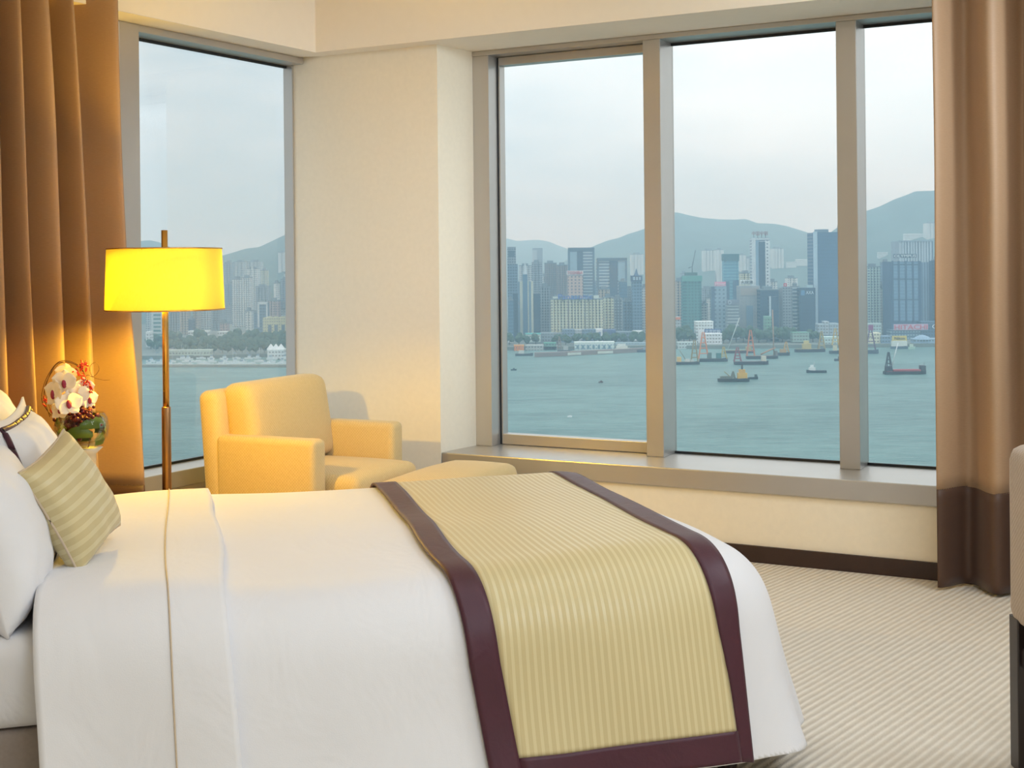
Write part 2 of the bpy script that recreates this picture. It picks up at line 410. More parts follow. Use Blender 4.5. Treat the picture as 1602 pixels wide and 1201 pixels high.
# ---------------- window_1: one tall pane in the left wall
w1 = empty('window_1', L0, LA, kind='structure')
FM, GK, GL = MAT['frame_metal'], MAT['gasket'], MAT['window_glass']
box('jamb', (TJ-0.125, -0.004, ZS), (TJ, 0.17, ZH-0.001), FM, w1, bev=0.003)
box('head_rail', (TJ-0.125, -0.002, ZH-0.036), (1.334, 0.185, ZH-0.001), FM, w1, bev=0.003)
box('jamb', (1.326, 0.075, ZS), (1.342, 0.140, ZH-0.036), FM, w1, bev=0.002)
gs = box('pane', (TJ, 0.130, ZS+0.01), (1.334, 0.137, ZH-0.04), GL, w1)
box('gasket', (TJ, 0.116, ZS), (1.326, 0.129, ZS+0.012), GK, w1)
box('gasket', (TJ, 0.116, ZH-0.050), (1.326, 0.129, ZH-0.036), GK, w1)
tr2 = tag(box('trim_2', (sA+0.02, -0.07, 0.335), (1.338, 0.2, ZS), FM, bev=0.006, loc=L0, rot=(0, 0, LA)), kind='structure')

# ---------------- window_2: row of panes in the right wall, the first one an opening sash
w2 = empty('window_2', R0, RA, kind='structure')
GN = 0.17
m1a, m1b = tR(1009), tR(1036); m2a, m2b = tR(1311), tR(1343)
pitch = m2a - m1a
m3a = m2a + pitch; m3b = m3a + (m2b-m2a); m4a = m3a + pitch; m4b = m4a + 0.1
j0b = tR(767)
box('jamb', (0.0, -0.002, ZS), (j0b, 0.19, ZH-0.026), FM, w2, bev=0.003)
for a_, b_ in ((m1a, m1b), (m2a, m2b), (m3a, m3b), (m4a, m4b)):
    box('mullion', (a_, -0.004, ZS), (b_, 0.19, ZH-0.026), FM, w2, bev=0.003)
box('head_rail', (0.0, -0.006, ZH-0.026), (4.2, 0.2, ZH-0.001), FM, w2, bev=0.003)
for a_, b_ in ((m1b, m2a), (m2b, m3a), (m3b, m4a)):
    box('pane', (a_, GN, ZS+0.01), (b_, GN+0.007, ZH-0.03), GL, w2)
    box('gasket', (a_, GN-0.015, ZS), (b_, GN-0.001, ZS+0.012), GK, w2)
    box('gasket', (a_, GN-0.015, ZH-0.040), (b_, GN-0.001, ZH-0.026), GK, w2)
# sash
sb = tR(781, 0.10); sg = tR(791, 0.15)
sash = box('sash_stile', (j0b+0.002, 0.10, ZS+0.002), (sg, 0.16, ZH-0.03), FM, w2, bev=0.003)
box('gasket', (j0b+0.001, 0.094, ZS), (j0b+0.007, 0.102, ZH-0.03), GK, w2)
box('sash_rail', (sg, 0.09, ZS+0.002), (m1a, 0.16, ZS+0.058), FM, w2, bev=0.003)
box('sash_rail', (sg, 0.09, ZH-0.072), (m1a, 0.16, ZH-0.028), FM, w2, bev=0.003)
box('pane', (sg, 0.145, ZS+0.058), (m1a, 0.152, ZH-0.072), GL, w2)
tr3 = tag(box('trim_3', (-0.040, -0.305, 0.325), (4.25, 0.2, ZS), FM, bev=0.006, loc=R0, rot=(0, 0, RA)), kind='structure')

# ================================================================ bed
bed = empty('bed', BN + BE*1.2 + BC*0.93, math.atan2(-BE.y, -BE.x), 'wide hotel bed with white fitted sheet on the mattress', 'bed')
# bed local axes: x = towards the foot, y = towards the far side
BLK = Matrix.Translation(BN)                                        # bed frame: (d from foot, q from near side)
def Bw(d, q, z): return BN + BE*d + BC*q + Vector((0, 0, z))
bedM = Matrix.Translation(bed.location) @ Matrix.Rotation(bed.rotation_euler.z, 4, 'Z')
bedI = bedM.inverted()
BWID = 1.86
def bl(d, q, z): return bedI @ Bw(d, q, z)
def bed_box(name, d0, d1, q0, q1, z0, z1, mat, bev, seg=3):
    a = bl(d1, q0, z0); b = bl(d0, q1, z1)
    return box(name, a, b, mat, bed, bev=bev, seg=seg, smooth=True)
bed_box('bed_base', 0.19, 2.30, 0.16, BWID-0.16, 0.05, 0.335, MAT['base_fabric'], 0.02)
for dd in (0.2, 2.2):
    for qq in (0.2, BWID-0.2):
        c = bl(dd, qq, 0)
        lathe('leg', [(0.025, 0.0), (0.03, 0.06)], MAT['dark_wood'], bed, 12, loc=c)
bed_box('mattress', 0.17, 2.33, 0.15, BWID-0.15, 0.335, 0.548, MAT['sheet_linen'], 0.06, 5)
bed_box('headboard', 2.36, 2.44, -0.1, BWID+0.1, 0.0, 1.02, MAT['headboard_leather'], 0.02)

# duvet: unfolded cloth coordinates -> draped surface (rounded shoulders, hanging skirt)
TT, TMX = 0.36, math.radians(75)          # length of the rounded shoulder, steepness of the hanging skirt
PT = [0.0]; PH = [0.0]; PD = [0.0]
for _i in range(1, 1001):
    _t = (_i-0.5)/1000; _f = min(1.0, _t/TT); _th = TMX*(3*_f*_f - 2*_f**3)
    PT.append(_i/1000); PH.append(PH[-1] + cos(_th)/1000); PD.append(PD[-1] + sin(_th)/1000)
ins, insf = 0.35, 0.265
def duvet_pt(d, q, lift=0.0, wr=1.0):
    """d: cloth distance from the foot edge (negative hangs down), q: from the near edge (negative hangs), far side past BWID."""
    tp = max(0.0, insf - d); tn = max(0.0, ins - q); tf = max(0.0, q - (BWID - ins))
    tq = tn if tn > 0 else -tf
    t = math.hypot(tp, tq)
    cd, cq = max(d, insf), min(max(q, ins), BWID - ins)
    x = (cq / BWID - 0.5) * 2
    zt = 0.598 + 0.016*(1 - x*x)
    zt += wr*(0.010*sin(3.1*d + 1.5*q + 0.7) + 0.007*sin(5.3*q - 2.2*d))
    zt += wr*0.012*mnoise.noise(Vector((d*2.6, q*2.6, 1.7)))
    if t > 0:
        ux, uq = tp/t, tq/t
        k_ = min(999, int(t*1000)); h, dr = PH[k_] + (t-PT[k_])*(PH[k_+1]-PH[k_])*1000, PD[k_] + (t-PT[k_])*(PD[k_+1]-PD[k_])*1000
        f_ = min(1.0, t/TT); th = TMX*(3*f_*f_ - 2*f_**3); nx, nz_ = sin(th), cos(th)
        k = min(1.0, max(0.0, (t-0.2)/0.5))
        along = cd if tp == 0 else cq
        fold = wr*k*(0.030*mnoise.noise(Vector((d*3.0, q*3.0, 4.1))) + 0.010*sin(along*6.0 + 2.0*mnoise.noise(Vector((along*2, t*2, 0)))))
        if tp > 0 and tq != 0:
            ang = math.atan2(abs(tq), tp); fold += wr*k*k*0.022*sin(ang*8.0 + 0.6)*sin(2*ang)
        h += fold + lift*nx; z = zt - dr + lift*nz_
        return Bw(cd - ux*h, cq - uq*h, max(z, 0.012))
    return Bw(d, q, zt + lift)
def grid_obj(name, d0, d1, q0, q1, nd, nq, mat, parent, lift=0.0, uv=False, thick=0.0, clampT=None, inv=None, dfun=None):
    vs, uvs, over = [], [], []
    for i in range(nd+1):
        for j in range(nq+1):
            d = d0 + (d1-d0)*i/nd; q = q0 + (q1-q0)*j/nq
            if dfun: d = dfun(d, q)
            dd, qq = d, q
            ov = False
            if clampT:
                tp = max(0.0, insf-dd); tn = max(0.0, ins-qq); tf = max(0.0, qq-(BWID-ins)); tq = max(tn, tf)
                t = math.hypot(tp, tq)
                lim = clampT
                if t > lim:
                    ov = True
                    k = lim/t
                    dd = insf - tp*k if tp > 0 else dd
                    if tn > 0: qq = ins - tn*k
                    elif tf > 0: qq = BWID - ins + tf*k
            p = duvet_pt(dd, qq, lift)
            vs.append(inv @ p if inv else p); uvs.append((d, q)); over.append(ov)
    fs = []
    for i in range(nd):
        for j in range(nq):
            a = i*(nq+1)+j; f_ = (a, a+1, a+nq+2, a+nq+1)
            if not all(over[k_] for k_ in f_): fs.append(f_)
    me = bpy.data.meshes.new(name); me.from_pydata([tuple(v) for v in vs], [], fs); me.update()
    ul = me.uv_layers.new(name='UVMap')
    for lp in me.loops: ul.data[lp.index].uv = uvs[lp.vertex_index]
    for p in me.polygons: p.use_smooth = True
    bm = bmesh.new(); bm.from_mesh(me); bmesh.ops.delete(bm, geom=[v for v in bm.verts if not v.link_faces], context='VERTS'); bm.to_mesh(me); bm.free()
    o = link(name, me, parent, mat)
    if thick:
        s = o.modifiers.new('thickness', 'SOLIDIFY'); s.thickness = thick; s.offset = -1 if True else 1
    return o
duv = empty('duvet', Bw(1.0, 0.9, 0.0), 0, 'plump white duvet spread over the bed with its top turned down', 'duvet')
dI = Matrix.Translation(-duv.location)
TD = 0.68                                             # length of the hanging skirt measured from the shoulder
grid_obj('cover', insf-TD, 1.62, ins-TD, BWID-ins+TD, 170, 250, MAT['white_linen'], duv, clampT=TD, thick=0.02, inv=dI)
def wav(d, q): return d + 0.012*sin(q*3.0 + 1.0) + 0.008*sin(q*7.3)
band = grid_obj('turned_down_band', 1.52, 1.96, ins-TD, BWID-ins+TD, 30, 150, MAT['white_linen'], duv, lift=0.022, clampT=TD+0.02, thick=0.024, inv=dI, dfun=wav)
pts = []
for j in range(121):
    q = ins-TD+0.02 + (BWID+2*(TD-ins)-0.04)*j/120
    pts.append(dI @ duvet_pt(1.655 + 0.02*sin(q*2.2+0.8), q, 0.024))
tube('seam_piping', pts, 0.0022, MAT['piping_thread'], band, 5)

# bed runner
run = empty('bed_runner', Bw(0.55, 0.9, 0.0), 0, 'gold satin-striped bed runner with wide burgundy border across the foot of the bed', 'bed runner')
rI = Matrix.Translation(-run.location)
RD0, RD1, BWd = 0.185, 0.94, 0.078
QN = ins - 0.675; QF = BWID - ins + 0.64
def rskew(d, q): return d + 0.008*sin(q*2.7) - 0.010*(q-0.4) + 0.035*math.exp(-((q-0.42)/0.40)**2) - 0.02*max(0, -q)/0.3
grid_obj('panel', RD0+BWd-0.004, RD1-BWd+0.004, QN+BWd-0.004, QF-BWd+0.004, 26, 150, MAT['gold_runner'], run, lift=0.014, thick=0.006, inv=rI, dfun=rskew)
for a_, b_ in ((RD0, RD0+BWd), (RD1-BWd, RD1)):
    grid_obj('border', a_, b_, QN, QF, 6, 170, MAT['burgundy'], run, lift=0.018, thick=0.009, inv=rI, dfun=rskew)
for a_, b_ in ((QN, QN+BWd), (QF-BWd, QF)):
    grid_obj('border', RD0+BWd, RD1-BWd, a_, b_, 26, 8, MAT['burgundy'], run, lift=0.018, thick=0.009, inv=rI, dfun=rskew)

# ---------------- pillows
def pillow_mesh(w, h, t, nu=40, nv=30, pinch=0.10, seed=0, flange=0.0, sag=0.0, uvs=1.0):
    """soft cushion: x across, z up, y = thickness"""
    vs, fs, uv = [], [], []
    def surf(side):
        base = len(vs)
        for i in range(nu+1):
            for j in range(nv+1):
                a = -1 + 2*i/nu; b = -1 + 2*j/nv
                fa = 1 - pinch*(1 - abs(b)**2.2)*abs(a)**3; fb = 1 - pinch*(1 - abs(a)**2.2)*abs(b)**3
                x = a*w/2*fa; z = b*h/2*fb
                ia = max(0.0, 1 - (abs(a)/(1-flange))**2.6) if flange else 1 - abs(a)**2.6
                ib = max(0.0, 1 - (abs(b)/(1-flange*w/h))**2.6) if flange else 1 - abs(b)**2.6
                th = t/2*(max(0, ia)*max(0, ib))**0.46
                th *= 1 + 0.22*sag*(-b)
                th += (0.010*mnoise.noise(Vector((x*7, z*7, seed+side*3.3))) + 0.006*mnoise.noise(Vector((x*16, z*16, seed+5+side))))*min(1, th/0.03)
                y = side*(th + 0.003)
                vs.append(Vector((x, y, z))); uv.append((z*uvs, x*uvs))
        for i in range(nu):
            for j in range(nv):
                q = base + i*(nv+1)+j
                f = (q, q+1, q+nv+2, q+nv+1)
                fs.append(f if side > 0 else f[::-1])
        return base
    b0 = surf(1); b1 = surf(-1)
    rim = [(i, 0) for i in range(nu)] + [(nu, j) for j in range(nv)] + [(i, nv) for i in range(nu, 0, -1)] + [(0, j) for j in range(nv, 0, -1)]
    n = len(rim); I = lambda b, p: b + p[0]*(nv+1)+p[1]
    for k in range(n):
        p, q = rim[k], rim[(k+1) % n]
        fs.append((I(b0, p), I(b0, q), I(b1, q), I(b1, p)))
    me = bpy.data.meshes.new('pillow_cover'); me.from_pydata([tuple(v) for v in vs], [], fs); me.update()
    ul = me.uv_layers.new(name='UVMap')
    for lp in me.loops: ul.data[lp.index].uv = uv[lp.vertex_index]
    for p in me.polygons: p.use_smooth = True
    # front outline at the inner edge of a flange, for the piping
    def front(a, b):
        i = min(nu, max(0, round((a+1)/2*nu))); j = min(nv, max(0, round((b+1)/2*nv)))
        return vs[i*(nv+1)+j]
    return me, front, vs, rim, b0, nv
def frame_from(o, xdir, zdir):
    x = Vector(xdir).normalized(); y = Vector(zdir).cross(x).normalized(); z = x.cross(y)
    m = Matrix((x, y, z)).transposed().to_4x4(); m.translation = Vector(o); return m
def pillow(label, d, q, zb, w, h, t, lean, yaw=0.0, mat='white_linen', roll=0.0, seed=0, piping=False, flange=0.0, name='pillow', group=None, sag=0.6):
    # front of the pillow (+y local) looks towards the foot
    foot = -BE; 
    front = (Matrix.Rotation(yaw, 3, 'Z') @ foot)
    x = front.cross(Vector((0, 0, 1))).normalized()
    zd = (Vector((0, 0, 1))*cos(lean) - front*sin(lean)).normalized()
    x2 = x*cos(roll) + zd*sin(roll); z2 = zd*cos(roll) - x*sin(roll)
    base = Bw(d, q, zb)
    c = base + z2*(h/2)
    m = frame_from(c, x2, z2)
    me, fr, vs, rim, b0, nv = pillow_mesh(w, h, t, seed=seed, flange=flange, sag=sag)
    e = empty(name, label=label, cat='pillow' if name == 'pillow' else 'cushion', group=group, mat=m)
    link('cover', me, e, MAT[mat])
    if piping:
        k = 1 - flange*1.05; kz = 1 - flange*w/h*1.05
        pts = [];
        for s_ in range(161):
            th = 2*pi*s_/160
            ca, sa = cos(th), sin(th); sc = 1/max(abs(ca), abs(sa)); a, b = ca*sc*k, sa*sc*kz
            pts.append(fr(a, b) + Vector((0, 0.004, 0)))
        tube('piping', pts, 0.0085, MAT['burgundy'], e, 6)
    return e, m, vs, rim, b0, nv
pillow('white pillow with burgundy piping set furthest back against the headboard', 2.13, 1.42, 0.55, 0.70, 0.50, 0.20, 0.20, piping=True, flange=0.09, seed=2)
pillow('white pillow with burgundy piping and pointed corner beside the orchids', 1.97, 0.97, 0.55, 0.66, 0.47, 0.20, 0.28, yaw=-0.04, piping=True, flange=0.09, seed=5)
pillow('large plain white pillow nearest the camera at the head of the bed', 2.02, 0.46, 0.545, 0.56, 0.42, 0.20, 0.30, yaw=-0.05, seed=9)

# gold cushion, leaning on the pillows
cc = (P(57, 742, 3.30), P(118, 697, 3.58), P(168, 805, 3.54), P(100, 905, 3.26))
c0 = sum(cc, Vector())/4
xd = ((cc[0]-cc[1]) + (cc[3]-cc[2])); zd = ((cc[0]-cc[3]) + (cc[1]-cc[2]))
xd.normalize(); zd = (zd - xd*zd.dot(xd)).normalized()
me, fr, vs, rim, b0, nv = pillow_mesh(0.30, 0.315, 0.13, pinch=0.09, seed=12, uvs=1.0)
m = frame_from(c0 + Vector((0.0, 0, 0.005)), xd, zd)
if (m.to_3x3() @ Vector((0, 1, 0))).dot(-BE) < 0: m = frame_from(c0, -xd, zd)
cu = empty('cushion', label='small gold striped cushion standing on its corner against the white pillows', cat='cushion', mat=m)
link('cover', me, cu, MAT['gold_cushion'])
pts = [vs[b0 + p[0]*(nv+1)+p[1]].copy() for p in rim]; pts.append(pts[0])
for p in pts: p.y = 0
tube('piping', pts, 0.0035, MAT['brass_dull'] if False else MAT['piping_thread'], cu, 6)

# ================================================================ armchair and ottoman
ACF = Vector((0.904, -0.427, 0)).normalized(); ACW = Vector((0.427, 0.904, 0)).normalized()
aco = Vector((-0.9, 5.735, 0)) - ACF*0.30 + ACW*0.405
ach = empty('armchair', aco, math.atan2(ACF.y, ACF.x), 'tan upholstered armchair with low arms standing before the corner pillar', 'armchair')
CF = MAT['chair_fabric']
def rb(name, lo, hi, parent, bev, mat=CF, seg=4, bulge=0.0, bax=2):
    bm = bmesh.new(); add_box(bm, lo, hi)
    bmesh.ops.bevel(bm, geom=bm.edges[:], offset=bev, segments=seg, profile=0.5, affect='EDGES')
    if bulge:
        bmesh.ops.subdivide_edges(bm, edges=[e for e in bm.edges if e.calc_length() > 0.15], cuts=7, use_grid_fill=True)
        c = [(lo[i]+hi[i])/2 for i in range(3)]; hs = [(hi[i]-lo[i])/2 for i in range(3)]
        for v in bm.verts:
            o1, o2 = [i for i in range(3) if i != bax]
            k = max(0, 1-((v.co[o1]-c[o1])/hs[o1])**2)*max(0, 1-((v.co[o2]-c[o2])/hs[o2])**2)
            s = (v.co[bax]-c[bax])/hs[bax]
            v.co[bax] += s*bulge*k
    return from_bm(name, bm, mat, parent, True)
# local: x forward, y to the far side
rb('seat_base', (-0.26, -0.295, 0.10), (0.29, 0.295, 0.30), ach, 0.015)
rb('seat_cushion', (-0.14, -0.285, 0.30), (0.455, 0.285, 0.445), ach, 0.045, bulge=0.02)
rb('arm', (-0.25, -0.405, 0.10), (0.30, -0.29, 0.62), ach, 0.03)
rb('arm', (-0.25, 0.29, 0.10), (0.30, 0.405, 0.62), ach, 0.03)
def back(name, lo, hi, bev, bulge, lean):
    o = rb(name, lo, hi, ach, bev, bulge=bulge, bax=0)
    for v in o.data.vertices: v.co.x -= lean*max(0, v.co.z-0.3)
    return o
back('backrest', (-0.31, -0.405, 0.10), (-0.19, 0.405, 0.825), 0.045, 0.0, 0.10)
back('back_cushion', (-0.19, -0.335, 0.45), (-0.02, 0.335, 0.855), 0.055, 0.025, 0.16)
for sx in (-0.25, 0.24):
    for sy in (-0.35, 0.35):
        box('leg', (sx-0.02, sy-0.02, 0), (sx+0.02, sy+0.02, 0.105), MAT['dark_wood'], ach, bev=0.003)
ot0 = P(690, 716, 6.50); ot0.z = 0
oc = Vector((-0.73, 5.86, 0)) + ACF*0.275 + ACW*0.40
ott = empty('ottoman', oc, math.atan2(ACF.y, ACF.x), 'tan upholstered footstool pushed against the front of the armchair', 'footstool')
rb('base', (-0.18, -0.37, 0.10), (0.18, 0.37, 0.27), ott, 0.015)
rb('cushion', (-0.195, -0.39, 0.27), (0.195, 0.39, 0.415), ott, 0.05, bulge=0.025)
for sx in (-0.15, 0.15):
    for sy in (-0.33, 0.33):
        box('leg', (sx-0.02, sy-0.02, 0), (sx+0.02, sy+0.02, 0.105), MAT['dark_wood'], ott, bev=0.003)

# ================================================================ floor lamp
LY = 5.12
lp = P(258, 440, LY); lz = lambda v: P(258, v, LY).z
lam = empty('floor_lamp', (lp.x, lp.y, 0), 0, 'brass floor lamp with a glowing yellow drum shade between bed and armchair', 'floor lamp')
lathe('base', [(0.0001, 0), (0.14, 0), (0.14, 0.012), (0.13, 0.02), (0.02, 0.028), (0.0001, 0.03)], MAT['brass_dull'], lam, 40, cap=False)
zj = lz(636)
lathe('lower_pole', [(0.018, 0.025), (0.018, zj-0.004), (0.0165, zj), (0.012, zj)], MAT['brass_dull'], lam, 24)
lathe('upper_pole', [(0.0125, zj-0.01), (0.0125, lz(360))], MAT['brass'], lam, 20)
zt, zb = lz(389), lz(484)
rt_, rb_ = 0.224, 0.233
sh = lathe('shade', [(rb_, zb), (rt_, zt), (rt_-0.003, zt), (rb_-0.003, zb), (rb_, zb)], MAT['lamp_shade'], lam, 64, cap=False)
for zz, rr in ((zt, rt_), (zb, rb_)):
    bm = bmesh.new(); add_tube(bm, [(rr*cos(2*pi*i/48), rr*sin(2*pi*i/48), zz) for i in range(49)], 0.003, 6); from_bm('rim', bm, MAT['brass'], sh, True)
for k in range(3):
    a_ = 2*pi*k/3 + 0.4
    tube('spoke', [(0.012*cos(a_), 0.012*sin(a_), zt-0.03), (rt_*cos(a_), rt_*sin(a_), zt-0.004)], 0.002, MAT['brass'], sh, 5)
bu = lathe('bulb', [(0.012, -0.05), (0.014, -0.03), (0.03, 0.0), (0.032, 0.02), (0.02, 0.045), (0.003, 0.052)], MAT['petal_white'], lam, 16, loc=(-0.09, 0.03, (zt+zb)/2+0.03))
tube('socket_arm', [(0, 0, zt-0.05), (-0.05, 0.015, zt-0.045), (-0.09, 0.03, zt-0.06)], 0.006, MAT['brass'], lam, 6)
LQ = N('lamp_bulb_glass'); LQ.b.inputs['Emission Color'].default_value = (1.0, 0.62, 0.16, 1); LQ.b.inputs['Emission Strength'].default_value = 30.0
bu.data.materials.clear(); bu.data.materials.append(LQ.m)
pl = bpy.data.lights.new('lamp_bulb', 'POINT'); pl.energy = 52; pl.color = (1.0, 0.60, 0.035); pl.shadow_soft_size = 0.03
plo = bpy.data.objects.new('lamp_bulb', pl); COL.objects.link(plo); plo.location = (lp.x-0.09, lp.y+0.03, zb+0.045)

# ================================================================ curtains
def curtain(name, label, base, ang, x0, x1, side, seed, amp=0.055, pitch=0.115, squeeze=0.0, ztop=2.94, zsplit=0.43):
    rnd = random.Random(seed)
    e = empty(name, base, ang, label, 'curtain')
    knots = [x0]
    while knots[-1] < x1: knots.append(knots[-1] + pitch*rnd.uniform(0.32, 0.72))
    k = (x1-x0)/(knots[-1]-x0); knots = [x0+(q-x0)*k for q in knots]
    amps = [(1 if i % 2 else -1)*amp*rnd.uniform(0.55, 1.15) for i in range(len(knots))]
    ns = 14
    prof = []
    for i in range(len(knots)-1):
        for j in range(ns):
            f = j/ns; s = (1-cos(pi*f))/2
            prof.append((knots[i]+(knots[i+1]-knots[i])*f, amps[i]+(amps[i+1]-amps[i])*s))
    prof.append((knots[-1], amps[-1]))
    def sheet(nm, z0, z1, nz_, mat, off=0.0):
        vs, fs = [], []
        n = len(prof)
        for iz in range(nz_+1):
            z = z0+(z1-z0)*iz/nz_
            k = 1 - squeeze*(z/ztop)
            for ip, (x, y) in enumerate(prof):
                xx = (x0 + (x-x0)*k) if side > 0 else (x1 - (x1-x)*k)
                w = 0.85 + 0.25*mnoise.noise(Vector((x*5, z*0.7, seed)))
                sw = 0.010*mnoise.noise(Vector((x*9, z*1.1, seed+3)))
                vs.append((xx + sw, y*w + 0.4*sw + off, z))
        for iz in range(nz_):
            for i in range(n-1):
                a = iz*n+i; fs.append((a, a+1, a+n+1, a+n))
        o = from_data(nm, vs, fs, mat, e, smooth=True)
        s_ = o.modifiers.new('thickness', 'SOLIDIFY'); s_.thickness = 0.003
        return o
    sheet('cloth', zsplit, ztop, 40, MAT['curtain_brown'])
    sheet('hem_band', 0.015, zsplit+0.004, 10, MAT['curtain_dark'], 0.0)
    return e
# left: along the left window wall, right edge leaning out towards the foot of the lamp
cl_end = tL(224, -0.13)-0.135
curtain('curtain', 'brown floor-length curtain lit gold by the lamp beside the left window', Lw(0, -0.165), LA, cl_end-1.55, cl_end, 1, 11, amp=0.13, pitch=0.17, squeeze=0.115)
cr0 = tR(1466, -0.40)
curtain('curtain', 'brown floor-length curtain with dark hem right of the wide window', Rw(0, -0.43), RA, cr0, cr0+1.1, 1, 23, amp=0.10, pitch=0.17)
# curtain rail recesses are hidden behind the bulkhead

# ================================================================ nightstand and orchids
nsc = Vector((-1.83, 5.02, 0))
nsd = empty('nightstand', nsc, math.atan2(-BE.y, -BE.x), 'dark wooden nightstand between the bed and the curtain', 'nightstand')
box('body', (-0.20, -0.19, 0.08), (0.20, 0.19, 0.48), MAT['nightstand_wood'], nsd, bev=0.004)
box('top', (-0.215, -0.205, 0.48), (0.215, 0.205, 0.505), MAT['nightstand_wood'], nsd, bev=0.004)
dr_ = box('drawer', (0.20, -0.17, 0.28), (0.212, 0.17, 0.45), MAT['nightstand_wood'], nsd, bev=0.003)
tube('handle', [(0.235, -0.05, 0.37), (0.235, 0.05, 0.37)], 0.006, MAT['brass'], dr_, 8)
for sx in (-0.17, 0.17):
    for sy in (-0.16, 0.16): box('leg', (sx-0.02, sy-0.02, 0), (sx+0.02, sy+0.02, 0.085), MAT['dark_wood'], nsd)
FY = 5.0
fb = P(122, 690, FY)
fz = 0.506
flo = empty('flower_arrangement', (fb.x, fb.y, fz), 0, 'orchids, dark berries and curly twigs in a leaf-wrapped bowl on the nightstand', 'flowers')
def fp(u, v, dy=0.0):
    p = P(u, v, FY+dy); return p - Vector((fb.x, fb.y, fz))
rbw = 0.105
bz = fp(122, 702).z
cxb = fp(128, 690).x
lathe('stand', [(0.05, 0), (0.05, 0.01), (0.035, 0.03), (0.034, bz-0.02), (0.06, bz+0.005)], MAT['pale_ceramic'], flo, 24, loc=(cxb+0.02, 0, 0))
bowl = lathe('bowl', [(0.03, bz), (0.07, bz+0.012), (0.098, bz+0.045), (rbw, bz+0.085), (0.098, bz+0.12), (0.085, bz+0.14), (0.082, bz+0.14), (0.095, bz+0.118), (0.101, bz+0.085), (0.094, bz+0.048), (0.066, bz+0.016), (0.02, bz+0.006)], MAT['bowl_glass'], flo, 32, loc=(cxb, 0, 0))
rnd = random.Random(4)
for k in range(9):                                         # folded leaves lining the bowl
    a0 = 2*pi*k/9; z0 = bz+0.018+0.034*(k % 3); 
    vs, fs = [], []
    for i in range(9):
        aa = a0 + (i/8-0.5)*1.25
        for j in range(4):
            rr = 0.080 + 0.006*(k % 3) + 0.006*sin(j/3*pi); vs.append((cxb+rr*cos(aa), rr*sin(aa), z0+0.046*j/3*sin(pi*(0.15+0.7*i/8))))
    for i in range(8):
        for j in range(3): q = i*4+j; fs.append((q, q+1, q+5, q+4))
    from_data('leaf', vs, fs, MAT['leaf_green'], flo, True)
bm = bmesh.new()
for k in range(210):                                       # dense cluster of tiny dark berries
    c = fp(rnd.gauss(124, 15), rnd.gauss(657, 8.5), rnd.gauss(0, 0.05)); 
    bmesh.ops.create_icosphere(bm, subdivisions=1, radius=rnd.uniform(0.006, 0.012), matrix=Matrix.Translation(c))
tag(from_bm('berry_cluster', bm, MAT['berry_burgundy'], flo, True), kind='stuff')
bm = bmesh.new()
for (u, v, n_) in ((131, 573, 10), (127, 590, 6), (121, 579, 8), (136, 600, 9), (126, 598, 5), (138, 607, 8), (72, 628, 5), (84, 640, 8), (90, 648, 8)):
    for k in range(n_):
        c = fp(u+rnd.uniform(-6, 6), v+rnd.uniform(-7, 7), rnd.uniform(-0.03, 0.03))
        mm = Matrix.Translation(c) @ Matrix.Rotation(rnd.uniform(0, 6), 4, 'Z') @ Matrix.Rotation(rnd.uniform(0, 3), 4, 'X') @ Matrix.Diagonal((0.4, 0.4, 1.3, 1))
        bmesh.ops.create_icosphere(bm, subdivisions=1, radius=0.010, matrix=mm)
tag(from_bm('red_buds', bm, MAT['bud_red'], flo, True), kind='stuff')
def orchid(u, v, size, tilt, yaw, dy):
    e_ = fp(u, v, dy)
    rot = Matrix.Rotation(yaw, 3, 'Z') @ Matrix.Rotation(tilt, 3, 'X')
    vs, fs = [], []
    for k in range(5):
        a = pi/2 + 2*pi*k/5; L = size*(1.0 if k else 0.95); Wd = size*(0.62 if k in (1, 4) else 0.42)
        b0_ = len(vs); nu, nw = 7, 5
        for i in range(nu+1):
            f = i/nu; hw = Wd*(sin(pi*min(1, f*0.93+0.07))**0.7)
            for j in range(nw+1):
                s = -1+2*j/nw
                x = f*L; y = s*hw; z = 0.22*size*f*f - 0.10*size*s*s*f - 0.1*size*f
                vs.append(e_ + rot @ Vector((x*cos(a)-y*sin(a), -z - 0.004*k % 2, x*sin(a)+y*cos(a))))
        for i in range(nu):
            for j in range(nw):
                q = b0_+i*(nw+1)+j; fs.append((q, q+1, q+nw+2, q+nw+1))
    o = from_data('orchid_bloom', vs, fs, MAT['petal_white'], flo, True)
    bm = bmesh.new()
    mm = Matrix.Translation(e_ + rot @ Vector((0, -0.012, -0.006))) @ rot.to_4x4() @ Matrix.Diagonal((0.75, 0.7, 1.35, 1))
    bmesh.ops.create_icosphere(bm, subdivisions=2, radius=size*0.26, matrix=mm)
    from_bm('lip', bm, MAT['petal_purple'], o, True)
for a_ in ((102, 597, 0.052, 0.1, 0.0, -0.05), (87, 614, 0.056, 0.0, -0.5, -0.06), (107, 632, 0.054, -0.5, 0.5, -0.08), (120, 618, 0.050, 0.1, 0.7, -0.03),
           (97, 640, 0.046, -0.4, -0.2, -0.05), (128, 606, 0.046, 0.3, 0.9, 0.0), (104, 582, 0.045, 0.5, 0.2, 0.0), (137, 624, 0.040, 0.0, 1.1, 0.02)): orchid(*a_)
def twig(pts, r=0.0016):
    ps = [fp(*p) for p in pts]; out = []
    for i in range(len(ps)-1):
        p0, p1, p2, p3 = ps[max(i-1, 0)], ps[i], ps[i+1], ps[min(i+2, len(ps)-1)]
        for k in range(8):
            t = k/8; out.append(0.5*((2*p1)+(p2-p0)*t+(2*p0-5*p1+4*p2-p3)*t*t+(3*p1-p0-3*p2+p3)*t**3))
    out.append(ps[-1]); tube('twig', out, r, MAT['twig_brown'], flo, 5)
